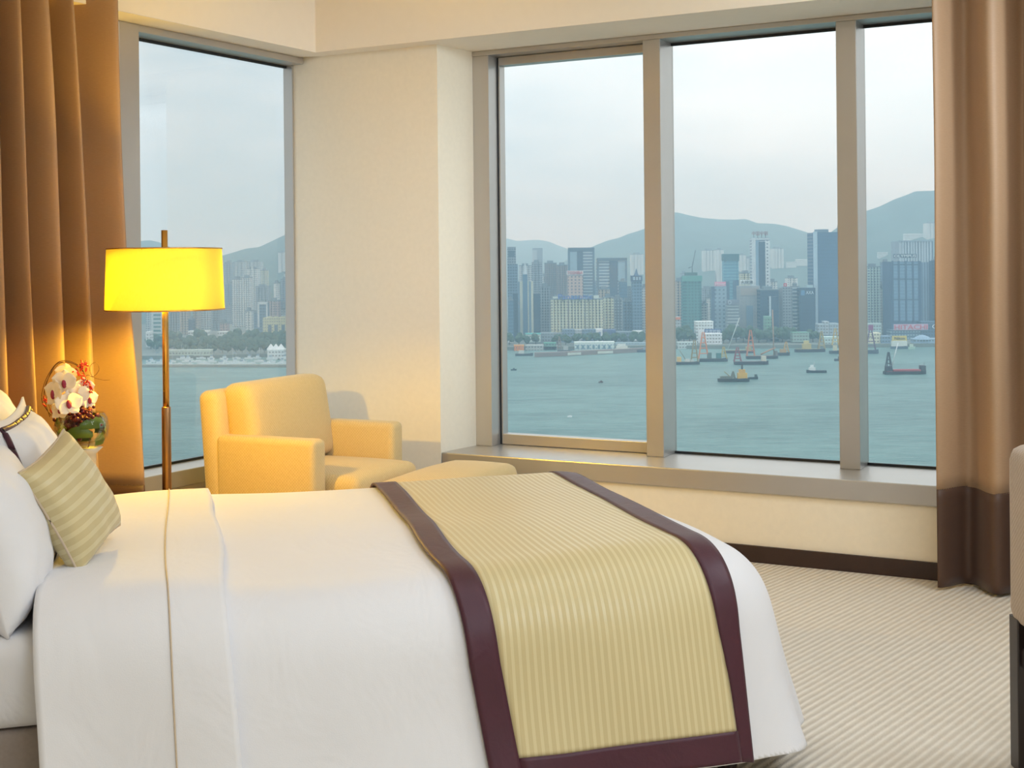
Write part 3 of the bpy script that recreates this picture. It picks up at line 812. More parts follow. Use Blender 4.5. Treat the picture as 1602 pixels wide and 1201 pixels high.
twig([(80, 650), (66, 628), (68, 605), (78, 582), (92, 566), (110, 565), (126, 574), (134, 592), (137, 612)])
twig([(78, 652), (69, 620), (74, 596), (86, 572), (100, 566), (118, 570), (131, 582)])
twig([(84, 652), (70, 612), (80, 584), (95, 568), (112, 572)], 0.0013)
twig([(130, 640), (134, 590), (146, 589), (155, 578), (150, 567), (141, 573), (144, 588), (160, 594), (172, 594)], 0.001)
twig([(116, 648), (128, 660), (138, 674), (140, 690), (137, 702)], 0.0026)

# ================================================================ chair at the right edge of the view
dc0 = P(1581, 860, 3.1)
dca = math.radians(-62)
dch = empty('desk_chair', (1.635, 3.1+0.16, 0), 0.0, 'grey-beige upholstered chair with dark wooden legs at the right edge', 'chair')
DF = MAT['desk_chair_fabric']
rb('backrest', (-0.27, -0.19, 0.395), (-0.15, 0.30, 0.895), dch, 0.045, mat=DF)
rb('seat', (-0.16, -0.19, 0.33), (0.30, 0.30, 0.46), dch, 0.035, mat=DF)
box('apron', (-0.255, -0.165, 0.29), (0.28, 0.28, 0.34), MAT['dark_wood'], dch, bev=0.004)
for sx, sy in ((-0.235, -0.15), (-0.235, 0.26), (0.25, -0.15), (0.25, 0.26)):
    box('leg', (sx-0.03, sy-0.03, 0), (sx+0.03, sy+0.03, 0.42 if sx < 0 else 0.33), MAT['dark_wood'], dch, bev=0.004)

# ================================================================ outside: harbour, island, hills
SEA = -85.0
GZ = SEA + 3.5
tag(from_data('harbour_water', [(-7000, 60, SEA), (7000, 60, SEA), (7000, 9000, SEA), (-7000, 9000, SEA)], [(0, 1, 2, 3)], MAT['harbour_water']), kind='structure')
plain('shore_ground', srgb(120, 128, 124), 0.9, noise=0.2, nscale=0.03)
plain('sea_wall', srgb(150, 148, 138), 0.9, noise=0.15, nscale=0.2)
plain('forest_hill', srgb(62, 92, 88), 0.95, noise=0.25, nscale=0.02)
shore = [(-2600, 1215), (-305, 1222), (-120, 1262), (-20, 1300), (120, 1300), (260, 1290), (700, 1282), (2600, 1282), (3400, 4200), (-3400, 4200)]
tag(prism('shore_ground', shore, SEA-1, GZ, MAT['shore_ground']), kind='structure')

def hill(name, prof, Yr, front, mat, seed, amp=9.0, back=500, p=1.15):
    us = [q[0] for q in prof]; nx, ny = 150, 44
    vs, fs = [], []
    for i in range(nx+1):
        u = us[0] + (us[-1]-us[0])*i/nx
        v = np.interp(u, us, [q[1] for q in prof])
        r = P(u, v, Yr)
        for j in range(ny+1):
            y = Yr - front + (front+back)*j/ny
            f = (y-(Yr-front))/front
            g = f**p if f <= 1 else max(0.0, 1-(f-1)*1.6)
            n_ = amp*g*(mnoise.noise(Vector((r.x/160, y/160, seed))) + 0.5*mnoise.noise(Vector((r.x/60, y/60, seed+4))))
            ridge = 26*g*(1-min(1, g))*4*mnoise.noise(Vector((r.x/230, y/600, seed+9)))
            vs.append((r.x*(0.65+0.35*y/Yr) if False else r.x, y, SEA + 2 + (r.z-SEA)*g + (n_ + ridge if f < 0.98 else 0.25*n_)))
    for i in range(nx):
        for j in range(ny):
            a = i*(ny+1)+j; fs.append((a, a+ny+1, a+ny+2, a+1))
    return tag(from_data(name, vs, fs, mat, smooth=True), kind='structure')
FH = MAT['forest_hill']
hill('hill_far', [(640, 395), (700, 388), (760, 374), (794, 373), (809, 376.5), (828, 375), (844, 375), (859, 378.5), (871, 384), (888, 390), (905, 398), (940, 410), (1000, 420)], 5200, 1800, FH, 3.0)
hill('hill_ridge', [(800, 440), (840, 428), (860, 420), (877, 413), (900, 400), (930, 386), (950, 378), (969, 373), (981, 367), (1007, 359), (1030, 345), (1057, 333), (1076, 337), (1100, 341), (1126, 343), (1152, 344), (1166, 343.5), (1184, 350), (1210, 351.5), (1232, 355.5), (1252, 361), (1272, 367), (1300, 376), (1340, 392), (1400, 420)], 3500, 1350, FH, 7.0)
hill('hill_peak', [(1200, 420), (1250, 398), (1280, 380), (1310, 356), (1335, 340), (1357, 328), (1377, 321), (1400, 310), (1423, 302), (1435, 297), (1470, 296), (1520, 290), (1600, 286), (1700, 300), (1850, 340)], 3000, 1150, FH, 11.0)
hill('hill_peak', [(-60, 400), (60, 392), (150, 388), (200, 380), (224, 377), (236, 375.7), (250, 378.5), (266, 385.5), (278, 390), (310, 402), (346, 401), (361, 397), (385, 390), (410, 387), (427, 378.5), (450, 367), (500, 350), (560, 352), (640, 380), (720, 400)], 2900, 1000, FH, 15.0)

from mathutils.bvhtree import BVHTree
HB = []
for _o in [o for o in COL.objects if o.name.startswith('hill_')]:
    HB.append(BVHTree.FromPolygons([v.co.copy() for v in _o.data.vertices], [tuple(p.vertices) for p in _o.data.polygons]))
def on_hill(u, v):
    """forward distance at which the view ray through (u, v) meets the hillside"""
    a, b_ = ray(u, v); best = None
    for t in HB:
        h = t.ray_cast(Vector((0, 0, CH)), Vector((a, 1, -b_)).normalized())
        if h[0] is not None and (best is None or h[0].y < best): best = h[0].y
    return best
# ---------------- facades
_fm = {}
def facade(wall, win, fh=3.3, bw=3.4, ff=0.5, bf=0.55, rough=0.45, off=0.0):
    key = (wall, win, fh, bw, ff, bf)
    if key in _fm: return _fm[key]
    q = N('facade'); t = q.n('ShaderNodeTexCoord'); s = q.n('ShaderNodeSeparateXYZ', {0: t.outputs['Object']})
    h = q.math('ADD', s.outputs[0], s.outputs[1])
    fz_ = q.math('LESS_THAN', q.math('FRACT', q.math('DIVIDE', s.outputs[2], fh)), ff) if ff < 1 else 1.0
    fx_ = q.math('LESS_THAN', q.math('FRACT', q.math('DIVIDE', q.math('ADD', h, 500.0), bw)), bf) if bf < 1 else 1.0
    m_ = q.math('MULTIPLY', fz_, fx_)
    nn = q.n('ShaderNodeTexNoise', {'Vector': t.outputs['Object'], 'Scale': 0.05, 'Detail': 4.0})
    dirt = q.math('MULTIPLY_ADD', nn.outputs['Fac'], 0.35, 0.82)
    c = q.mix(m_, srgb(*wall), srgb(*win))
    v = q.n('ShaderNodeVectorMath', {0: c}, operation='SCALE'); q.l(dirt, v.inputs['Scale'])
    q.l(v.outputs[0], q.b.inputs['Base Color'])
    q.l(q.math('MULTIPLY_ADD', m_, -0.45, 0.75), q.b.inputs['Roughness'])
    _fm[key] = q.m
    return q.m
def flat(rgb, rough=0.7):
    k = ('flat', rgb, rough)
    if k not in _fm: _fm[k] = plain('painted_surface', srgb(*rgb), rough, noise=0.08, nscale=0.08)
    return _fm[k]
FAC = dict(
    pale=lambda: facade((206, 208, 206), (96, 112, 128), 3.0, 3.2, 0.5, 0.6),
    cream=lambda: facade((208, 206, 178), (120, 126, 118), 3.0, 3.4, 0.45, 0.6),
    white=lambda: facade((226, 226, 222), (130, 146, 158), 3.0, 3.6, 0.42, 0.5),
    grey=lambda: facade((150, 160, 168), (74, 92, 112), 3.2, 3.0, 0.5, 0.6),
    blue=lambda: facade((112, 140, 164), (62, 88, 116), 3.6, 3.2, 0.55, 0.7),
    glass=lambda: facade((88, 124, 152), (70, 104, 134), 3.8, 40, 0.62, 1.0),
    navy=lambda: facade((58, 84, 112), (42, 66, 96), 3.8, 3.0, 0.5, 0.7),
    band=lambda: facade((196, 206, 212), (84, 112, 138), 4.0, 50, 0.55, 1.0),
    vband=lambda: facade((176, 190, 200), (72, 98, 128), 500, 4.4, 1.0, 0.5),
    brown=lambda: facade((142, 128, 124), (84, 88, 100), 3.1, 3.0, 0.5, 0.55),
    teal=lambda: facade((84, 140, 140), (58, 108, 112), 3.4, 3.4, 0.5, 0.6),
    aqua=lambda: facade((122, 176, 194), (88, 150, 176), 3.8, 50, 0.6, 1.0),
    beige=lambda: facade((190, 176, 160), (104, 108, 116), 3.2, 3.4, 0.5, 0.55),
    pink=lambda: facade((196, 170, 166), (110, 104, 116), 3.2, 3.2, 0.5, 0.5),
)
def txt(parent, s, c, w, h, mat, depth=0.6, name='sign_lettering'):
    """upright lettering, centred at c (local), facing the harbour (-y)"""
    cu = bpy.data.curves.new('t', 'FONT'); cu.body = s; cu.align_x = 'CENTER'; cu.align_y = 'CENTER'; cu.extrude = 0.05; cu.resolution_u = 2
    to = bpy.data.objects.new('t', cu); COL.objects.link(to)
    dg = bpy.context.evaluated_depsgraph_get(); dg.update()
    me = bpy.data.meshes.new_from_object(to.evaluated_get(dg)); bpy.data.objects.remove(to); bpy.data.curves.remove(cu)
    xs = [v.co.x for v in me.vertices]; ys = [v.co.y for v in me.vertices]
    sx = w/(max(xs)-min(xs)); sy = h/(max(ys)-min(ys)); mx_, my_ = (max(xs)+min(xs))/2, (max(ys)+min(ys))/2
    for v in me.vertices:
        x, y, z = v.co; v.co = ((x-mx_)*sx, -z/0.05*depth/2, (y-my_)*sy)
    me.name = name; me.materials.clear()
    o = link(name, me, parent, mat); o.location = c
    return o

class Bld:
    def __init__(s, u0, u1, vt, Y, label, fac='grey', vb=None, dep=None, plan='box', cap=True, bays=4, yaw=0.0, cat='building', name='tower_block', roof=None, setback=None):
        if vb is not None and Y >= 2200:
            Y = on_hill((u0+u1)/2, vb) or Y
        p0, p1 = P(u0, vt, Y), P(u1, vt, Y)
        s.Y = Y; s.w = p1.x-p0.x; s.top = (p0.z+p1.z)/2
        s.base = GZ if vb is None else P((u0+u1)/2, vb, Y).z
        s.dep = dep or max(14.0, min(34.0, s.w*0.9)); s.h = s.top-s.base
        s.cx = (p0.x+p1.x)/2
        s.org = Vector((s.cx, Y + s.dep/2, s.base))
        s.e = empty(name, s.org, yaw, label, cat)
        w2, d2 = s.w/2, s.dep/2
        if plan == 'notch':                      # residential block with deep vertical re-entrant grooves
            poly = []; n = bays; bw = s.w/n; g = bw*0.16; dd = min(3.0, d2*0.4)
            for i in range(n):
                x0 = -w2+i*bw
                poly += [(x0+(g if i else 0), -d2), (x0+bw-(g if i < n-1 else 0), -d2)]
                if i < n-1: poly += [(x0+bw-g, -d2+dd), (x0+bw+g, -d2+dd)]
            poly += [(w2, d2), (-w2, d2)]
        elif plan == 'cham':
            c = min(w2, d2)*0.35; poly = [(-w2+c, -d2), (w2-c, -d2), (w2, -d2+c), (w2, d2-c), (w2-c, d2), (-w2+c, d2), (-w2, d2-c), (-w2, -d2+c)]
        elif plan == 'round':
            poly = [(w2*cos(2*pi*i/20), d2*sin(2*pi*i/20)) for i in range(20)]
        else: poly = [(-w2, -d2), (w2, -d2), (w2, d2), (-w2, d2)]
        m_ = FAC[fac]() if isinstance(fac, str) else fac
        s.m = m_
        prism('tower', poly, -2.0 if s.Y < 2200 else -14.0, s.h, m_, s.e)
        rm = flat(roof or (120, 134, 144))
        if cap:
            k = 0.72
            s.box('roof_parapet', -w2*1.03, w2*1.03, -d2*1.03, d2*1.03, s.h, s.h+1.2, rm)
            s.box('plant_room', -w2*k*0.8, w2*k*0.6, -d2*0.5, d2*0.5, s.h+1.2, s.h+4.2, rm)
    def box(s, name, x0, x1, y0, y1, z0, z1, mat, parent=None):
        return box(name, (x0, y0, z0), (x1, y1, z1), mat, parent or s.e)
    def loc(s, u, v, out=0.0):
        yf = s.Y - out; p = P(u, v, yf); return p - s.org
    def panel(s, name, u0, u1, v0, v1, mat, out=0.6, th=0.6, parent=None):
        a = s.loc(u0, v1, out); b = s.loc(u1, v0, out)
        return box(name, (a.x, a.y, a.z), (b.x, a.y+th, b.z), mat, parent or s.e)
    def sign(s, text, u0, u1, v0, v1, col, board=None, out=1.4, legs=False, bmat=None):
        bd = None
        if board:
            bd = s.panel('sign_board', u0-1, u1+1, v0-1, v1+1, flat(board), out=out-0.5, th=0.8)
        a = s.loc(u0, v1, out); b = s.loc(u1, v0, out)
        txt(bd or s.e, text, ((a.x+b.x)/2, a.y, (a.z+b.z)/2), b.x-a.x, b.z-a.z, flat(col, 0.5))
        if legs:
            for k in range(4):
                uu = u0+(u1-u0)*(k+0.5)/4; c = s.loc(uu, v1, out-0.8)
                box('sign_post', (c.x-0.3, c.y+1.0, c.z-2.5), (c.x+0.3, c.y+1.6, c.z+3), flat((90, 100, 110)), s.e)
    def mast(s, u, v0, v1, r=0.5, out=-4):
        a = s.loc(u, v1, out); b = s.loc(u, v0, out); tube('mast', [a, b], [r, r*0.4], flat((130, 140, 150)), s.e, 5)
    def bands(s, n, v0, v1, u0, u1, col, th=0.9, frac=0.35, name='floor_band'):
        for i in range(n):
            va = v0+(v1-v0)*i/n; s.panel(name, u0, u1, va, va+(v1-v0)/n*frac, flat(col), out=th, th=th)
    def piers(s, us, v0, v1, wpx, col, out=1.2, name='pier'):
        for u in us: s.panel(name, u-wpx/2, u+wpx/2, v0, v1, flat(col), out=out, th=out)

# ---------- left window: residential towers behind the marina and park
T = 'tower_block'
Bld(351, 364, 411, 2150, 'pale bluish tower just right of the glowing lampshade', 'grey', plan='notch', bays=3)
Bld(367, 383, 410, 2180, 'pale grey tower, second from the lampshade on the hillside', 'pale', plan='notch', bays=3)
Bld(385.5, 408, 410, 2200, 'wide flat-topped tower high behind the white twin slabs', 'pale', plan='notch', bays=4)
b = Bld(386, 404, 421, 2000, 'white tower with stepped top behind the white twin slabs', 'white', plan='notch', bays=3); b.panel('stair_shaft', 393, 396, 417, 421, flat((214, 216, 214)))
Bld(363, 377.5, 437, 1800, 'left slab of the tall white twin residential slabs', 'white', plan='notch', bays=4)
Bld(378.5, 392, 435, 1800, 'right slab of the tall white twin residential slabs', 'white', plan='notch', bays=4)
Bld(408, 418, 423, 2050, 'narrow cream tower on the hillside', 'cream', plan='notch', bays=2)
Bld(400, 420, 449, 1900, 'mid-height grey block right of the white twin slabs', 'grey', plan='notch', bays=4)
Bld(427, 436, 443, 1850, 'slim white tower with rounded crown', 'white', plan='round')
Bld(439, 452, 437, 1950, 'grey tower at the right jamb of the left window', 'grey', plan='notch', bays=3)
Bld(444, 453.5, 428, 2100, 'pale tower behind the right jamb of the left window', 'pale', plan='notch', bays=2)
Bld(435, 453, 395, 2350, 'white apartment slab alone high on the left hill', 'white', vb=425, plan='notch', bays=3)
Bld(384, 393, 487, 1500, 'short white slab at the foot of the white twin slabs', 'white', plan='notch', bays=2)
b = Bld(404, 418, 475, 1550, 'dark glass block framed in white behind the marina', 'blue'); b.panel('side_fin', 403, 405.5, 474, 512, flat((222, 226, 226)), out=1.5); b.panel('side_fin', 416.5, 418.5, 474, 512, flat((222, 226, 226)), out=1.5); b.panel('roof_frame', 403, 418.5, 472, 476, flat((222, 226, 226)), out=1.5)
Bld(419, 436, 471, 1650, 'pinkish grey stepped block above the arched building', 'pink', plan='notch', bays=3)
Bld(439, 449, 483, 1600, 'small pale block above the arched building', 'pale', plan='notch', bays=2)
b = Bld(411, 453, 497, 1420, 'long cream building with tall arched openings behind the marina trees', facade((214, 206, 160), (150, 150, 132), 3.2, 2.6, 0.4, 0.5), dep=18, cap=False)
for u in (422, 432, 443): 
    b.panel('arched_opening', u-2.5, u+2.5, 508, 526, flat((96, 110, 124)), out=0.5)
    b.panel('gable', u-3.5, u+3.5, 494.5, 497.5, flat((220, 212, 170)), out=0.6)
Bld(344, 355, 506, 1500, 'small pinkish block under the lampshade edge', 'pink', plan='notch', bays=2)
Bld(228, 234.5, 462, 1700, 'pale tower cut by the left window jamb', 'pale')
b = Bld(237, 254, 470, 1500, 'white tower with green glass bands under the lampshade', facade((222, 226, 222), (96, 140, 132), 4.6, 60, 0.5, 1.0)); b.piers((238, 253), 470, 520, 2.5, (224, 228, 226))
Bld(263, 280, 465, 1650, 'blue-grey slab right of the lamp pole', 'grey', plan='notch', bays=4)
Bld(281, 294, 468, 1600, 'beige tower under the middle of the lampshade', 'beige', plan='notch', bays=3)
Bld(294.5, 301, 500, 1550, 'dark narrow block under the lampshade', 'navy')
Bld(301.5, 310, 470, 1620, 'narrow beige tower right of the dark narrow block', 'beige', plan='notch', bays=2)
Bld(310.5, 329, 460, 1750, 'wide pale tower under the right half of the lampshade', 'pale', plan='notch', bays=4)
Bld(330, 343, 455, 1700, 'grey tower under the right edge of the lampshade', 'grey', plan='notch', bays=3)
b = Bld(352, 364, 445, 2050, 'bluish tower behind the left of the twin slabs', 'blue', plan='notch', bays=2)
Bld(255, 263, 478, 1750, 'slim pale tower behind the lamp pole', 'pale')
Bld(345, 362, 478, 1900, 'low grey block between lampshade and twin slabs', 'grey')
Bld(393, 404, 490, 1700, 'low bluish block between the twin slabs and the framed block', 'blue')
Bld(436, 453, 475, 1750, 'grey slab behind the arched building at the window jamb', 'grey', plan='notch', bays=3)
def low(u0, u1, v0, v1, Y, label, col, roof=None, dep=14, cat='building', name='low_building', win=None):
    b_ = Bld(u0, u1, v0, Y, label, facade(col, win or tuple(int(c*0.62) for c in col), 3.4, 3.0, 0.4, 0.6), vb=v1, dep=dep, cap=False, cat=cat, name=name)
    w2, d2 = b_.w/2, b_.dep/2
    b_.box('roof', -w2*1.02, w2*1.02, -d2*1.02, d2*1.02, b_.h, b_.h+0.9, flat(roof or tuple(min(255, c+14) for c in col)))
    return b_
low(294, 324, 519, 532, 1400, 'long low white hall above the park trees', (224, 228, 226))
low(341, 367, 520, 532, 1400, 'low white building right of the long white hall', (216, 220, 218))
low(228, 234, 520, 540, 1330, 'white low building at the left window jamb', (226, 228, 226))
low(380, 398, 523, 532, 1390, 'small white building behind the park trees', (216, 220, 220))
low(262, 330, 548.5, 553.5, 1222, 'pale shoreline promenade deck below the park trees', (188, 196, 184), dep=8, cat='promenade', name='promenade')
b = low(418, 443, 548, 557.5, 1205, 'white tent-roofed clubhouse by the marina', (228, 230, 230), dep=16)
for k in range(3):
    c0_ = b.loc(422+8*k, 548, 0); bm = bmesh.new(); add_lathe(bm, [(4.2, 0), (0.3, 5.0)], 8, (c0_.x, c0_.y+6, b.h+0.8)); from_bm('tent_roof', bm, flat((238, 240, 240)), b.e)
# park trees along the left shore
plain('tree_leaf', srgb(58, 84, 62), 0.9, noise=0.35, nscale=0.5)
plain('tree_trunk', srgb(70, 60, 50), 0.9)
def tree_proto(seed):
    rnd = random.Random(seed); bm = bmesh.new()
    for k in range(7):
        r = rnd.uniform(3.0, 4.6); c = Vector((rnd.uniform(-3.5, 3.5), rnd.uniform(-3, 3), rnd.uniform(6.5, 11.5)))
        g = bmesh.ops.create_icosphere(bm, subdivisions=2, radius=r, matrix=Matrix.Translation(c))
        for v in g['verts']:
            v.co += (v.co-c).normalized()*1.1*mnoise.noise(v.co*0.7 + Vector((seed, k, 0)))
    me = bpy.data.meshes.new('crown'); bm.to_mesh(me); bm.free(); me.materials.append(MAT['tree_leaf'])
    bm = bmesh.new(); add_tube(bm, [(0, 0, -1), (0.2, 0, 4), (0, 0.3, 8)], [0.7, 0.5, 0.3], 6)
    mt = bpy.data.meshes.new('trunk'); bm.to_mesh(mt); bm.free(); mt.materials.append(MAT['tree_trunk'])
    return me, mt
TP = [tree_proto(k) for k in range(4)]
def tree(u, v, Y, s, label, group, k=0):
    p = P(u, v, Y)
    e = empty('tree', (p.x, p.y, GZ), random.uniform(0, 6), label, 'tree', group); e.scale = (s, s, s*random.uniform(0.85, 1.1))
    link('crown', TP[k % 4][0], e); link('trunk', TP[k % 4][1], e)
rnd = random.Random(31)
k = 0
for Y_, u_a, u_b, st, sc in ((1330, 238, 456, 8.5, 0.78), (1295, 245, 454, 9.5, 0.72), (1255, 292, 456, 11, 0.6), (1370, 236, 456, 10, 0.95)):
    u = u_a
    while u < u_b:
        tree(u + rnd.uniform(-2, 2), 540, Y_ + rnd.uniform(-8, 8), sc*rnd.uniform(0.8, 1.2), 'dark green tree in the dense park belt behind the marina', 'park trees behind the marina', k); u += st; k += 1
for u, Y_, s_ in ((797, 1335, .8), (812, 1340, .8), (824, 1325, .7), (838, 1330, .8), (872, 1330, .9), (885, 1325, .8), (902, 1325, .8), (918, 1328, .85), (934, 1326, .8), (948, 1328, .9), (962, 1330, .9), (976, 1328, .8), (990, 1326, .9), (1003, 1328, .9)):
    tree(u, 540, Y_, s_, 'dark green tree along the quay before the central towers', 'quayside trees before the central towers', k); k += 1
for u, Y_, s_ in ((1062, 1330, 1.1), (1070, 1335, 1.2), (1079, 1332, 1.0), (1132, 1330, .9), (1142, 1332, 1.1), (1152, 1335, 1.2), (1163, 1335, 1.1), (1174, 1335, 1.1), (1187, 1330, 1.1), (1200, 1332, 1.0), (1212, 1335, 1.1), (1224, 1332, 1.0), (1236, 1335, 1.1), (1272, 1330, .9), (1284, 1332, .8)):
    tree(u, 540, Y_, s_, 'dark green tree along the quay behind the crane barges', 'quayside trees behind the crane barges', k); k += 1

# ---------- first pane of the wide window
b = Bld(794, 810, 413, 1600, 'ornate blue tower with stacked crown at the left of the wide window', 'blue', cap=False); b.panel('crown', 794, 807, 386, 413, FAC['grey'](), out=0, th=12); b.panel('crown_lantern', 795.5, 805, 392, 402, flat((76, 100, 122)), out=0.8)
b = Bld(810, 834, 440, 1420, 'cream-striped tower with a pointed central spire', facade((206, 208, 190), (110, 138, 160), 500, 6.2, 1.0, 0.4), cap=False); b.panel('central_shaft', 818.5, 825, 429, 522, flat((92, 122, 150)), out=1.5, th=6)
sp = b.loc(821.5, 430, 0); bm = bmesh.new(); add_lathe(bm, [(2.6, 0), (1.6, 7), (0.2, 14.5)], 8, (sp.x, sp.y+4, sp.z)); from_bm('spire', bm, flat((196, 206, 212)), b.e)
Bld(802, 810, 459, 1428, 'dark blue left wing of the spired tower', 'navy', cap=False); Bld(834.5, 845, 459, 1428, 'dark blue right wing of the spired tower', 'navy', cap=False)
Bld(795, 803, 470, 1400, 'blue glass block at the left edge of the wide window', 'glass')
Bld(832, 848, 411, 1800, 'grey tower behind the spired tower', 'grey', plan='notch', bays=3)
b = Bld(833, 849, 388, 2300, 'distant pair of joined grey blocks high above the spired tower', 'grey', cap=False); b.panel('left_block', 833, 840, 391, 430, flat((178, 188, 194)), out=1.5)
Bld(812, 832, 416, 2000, 'distant pale block left of the spire', 'pale', plan='notch', bays=4)
Bld(852, 871, 412, 1850, 'brownish tower cluster, left half, behind the blue sign', 'brown', plan='notch', bays=5)
Bld(871.5, 888, 415, 1830, 'brownish tower cluster, right half, behind the blue sign', 'brown', plan='notch', bays=4)
Bld(845, 861, 449, 1480, 'grey-blue tower between the spired tower and the cream estate', 'grey', plan='notch', bays=4)
b = Bld(890, 929, 389, 1700, 'tall twin-panel glass tower with dark roof frame', 'band', cap=False); 
b.panel('roof_frame', 889, 930, 387, 392, flat((72, 96, 118)), out=2, th=10); b.panel('side_frame', 889, 891.5, 392, 470, flat((88, 112, 134)), out=2); b.panel('side_frame', 927.5, 930, 392, 470, flat((88, 112, 134)), out=2)
b.panel('dark_core', 903.5, 912, 392, 470, FAC['navy'](), out=1.5); b.panel('glass_panel', 892, 903, 394, 430, flat((150, 180, 196), 0.3), out=1.0)
b = Bld(935, 980, 405, 1650, 'second twin-panel glass tower with dark roof frame', 'band', cap=False)
b.panel('roof_frame', 934.5, 981, 403, 408, flat((72, 96, 118)), out=2, th=10); b.panel('side_frame', 934.5, 937, 408, 475, flat((88, 112, 134)), out=2); b.panel('side_frame', 978.5, 981, 408, 475, flat((88, 112, 134)), out=2)
b.panel('dark_core', 954, 966, 408, 475, FAC['navy'](), out=1.5); b.panel('glass_panel', 967, 978, 410, 440, flat((150, 180, 196), 0.3), out=1.0)
b = Bld(888.5, 912, 431, 1450, 'pinkish hotel block carrying a red-lettered roof sign', facade((206, 182, 172), (110, 112, 128), 3.6, 4.2, 0.5, 0.42), cap=False); b.sign('TOSHIBA', 887.5, 911.5, 424, 429, (196, 60, 84), (224, 220, 222), legs=True)
eb = [Bld(u0, u1, 468.5, 1380, lab, 'cream', plan='notch', bays=5, vb=517) for u0, u1, lab in ((862, 888, 'left block of the cream estate under the blue lettering'), (890, 914, 'middle block of the cream estate under the blue lettering'), (916, 943, 'right block of the cream estate under the blue lettering'))]
eb[1].sign('Panasonic', 873.5, 927, 459.5, 468, (40, 92, 190), out=2.5, legs=True)
eb[0].panel('roof_box', 865, 873, 464, 468.5, flat((214, 220, 206)), out=0, th=6); eb[2].panel('roof_box', 929, 937, 462, 468.5, flat((210, 216, 206)), out=0, th=6)
Bld(937, 954, 453, 1500, 'beige block above the right end of the cream estate', 'beige', plan='notch', bays=3)
Bld(944, 960, 466, 1400, 'pale olive block right of the cream estate', 'cream', plan='notch', bays=3)
Bld(960.5, 974, 468, 1410, 'grey-blue block right of the olive block', 'grey', plan='notch', bays=3)
Bld(969, 981, 441, 1520, 'blue glass block under the second twin-panel tower', 'glass')
Bld(974.5, 988, 472, 1430, 'bluish slab left of the crowned tower', 'blue', plan='notch', bays=3)
b = Bld(989, 1004, 432, 1420, 'dark blue tower with turreted crown and small spire', 'blue', cap=False); b.panel('crown', 988, 1005, 431, 440, flat((64, 88, 124)), out=1.5, th=12)
for u in (992, 996.5, 1001): b.panel('crown_arch', u-1.3, u+1.3, 433, 438, flat((170, 190, 206)), out=2.0)
sp = b.loc(996, 431, 0); bm = bmesh.new(); add_lathe(bm, [(3.0, 0), (1.6, 3), (0.2, 8)], 8, (sp.x, sp.y+4, sp.z)); from_bm('spire', bm, flat((80, 104, 136)), b.e)
Bld(987, 1007, 398, 2300, 'pair of pale apartment towers high behind the crowned tower', 'white', vb=430, plan='notch', bays=4)
Bld(1004.5, 1012, 450, 1450, 'narrow pale block behind the first mullion', 'pale')
low(880, 899, 516.5, 533, 1360, 'grey banded podium under the cream estate, left part', (120, 142, 166))
low(899.5, 910.5, 517, 533, 1358, 'pale stone entrance block in the estate podium', (178, 184, 190))
low(911, 932, 516.5, 533, 1360, 'grey banded podium under the cream estate, right part', (116, 138, 164))
b = low(932.5, 942.5, 516, 531, 1356, 'white billboard block beside the estate podium', (236, 238, 240), win=(228, 232, 236)); b.panel('printed_figure', 936, 940, 519, 529, flat((120, 140, 170)), out=0.8)
low(943.5, 963, 517, 532, 1362, 'dark blue hoarding right of the billboard block', (84, 104, 150)); low(964, 990, 520, 533, 1365, 'dim low block behind quayside trees', (124, 142, 158))
low(991, 1006, 519, 530, 1355, 'white low building below the crowned tower', (226, 230, 230))
low(822, 846, 523, 532, 1350, 'low hall with turquoise roof left of the estate', (200, 214, 208), roof=(96, 190, 186)); low(795, 802, 525, 533, 1350, 'tiny white house at the left edge of the wide window', (232, 234, 232))
low(846, 880, 522, 533, 1362, 'dim grey shed left of the estate podium', (140, 152, 162))
b = low(804, 820, 541, 550, 1292, 'orange-columned shed on the quay', (214, 150, 76), dep=10)
for i in range(4): b.panel('column', 804.8+4*i, 807+4*i, 541.5, 549.5, flat((232, 132, 40)), out=0.8)
low(851, 870, 537.5, 545, 1300, 'green-roofed quay shed beside a hoist', (120, 160, 150), roof=(90, 160, 140))
b = low(899, 961, 536, 546, 1295, 'long white ferry pier shed with arched roof ends', (224, 232, 228), dep=12, win=(150, 176, 190))
for i in range(7): b.panel('bay_opening', 902+8.3*i, 905.5+8.3*i, 540, 545.5, flat((110, 140, 156)), out=0.6)
low(822, 850, 541, 549, 1296, 'pale quay shed between the orange and green-roofed sheds', (176, 180, 178), dep=10); low(963, 1010, 537, 543, 1310, 'pale footbridge ramp at the end of the pier', (164, 186, 198), dep=6)

# ---------- second pane
b = Bld(1057, 1071, 440, 1480, 'pale residential block at the left of the middle pane', 'beige', plan='notch', bays=3); b = low(1050, 1064.5, 497, 522, 1370, 'striped block with an orange roof band at the left of the middle pane', (186, 192, 194)); b.panel('orange_band', 1050, 1064.5, 496, 500, flat((232, 128, 76)), out=0.9)
Bld(1066, 1076, 428, 1900, 'hazy tall tower behind the green-netted tower', 'grey', plan='notch', bays=2)
b = Bld(1068, 1098, 432, 1400, 'green-netted tower under construction with a roof crane', 'teal', plan='cham', cap=False); b.panel('netting_top', 1067.5, 1098.5, 431, 440, flat((96, 158, 150)), out=1.2, th=3); b.panel('roof_box', 1073, 1091, 426, 431, flat((78, 112, 116)), out=-3, th=10)
b.mast(1083, 408, 427, 0.7); c1 = b.loc(1083, 417, -4); c2 = b.loc(1088, 391, -4); c3 = b.loc(1077, 419, -4)
tube('crane_jib', [c3, c1, c2], 0.5, flat((110, 120, 130)), b.e, 4)
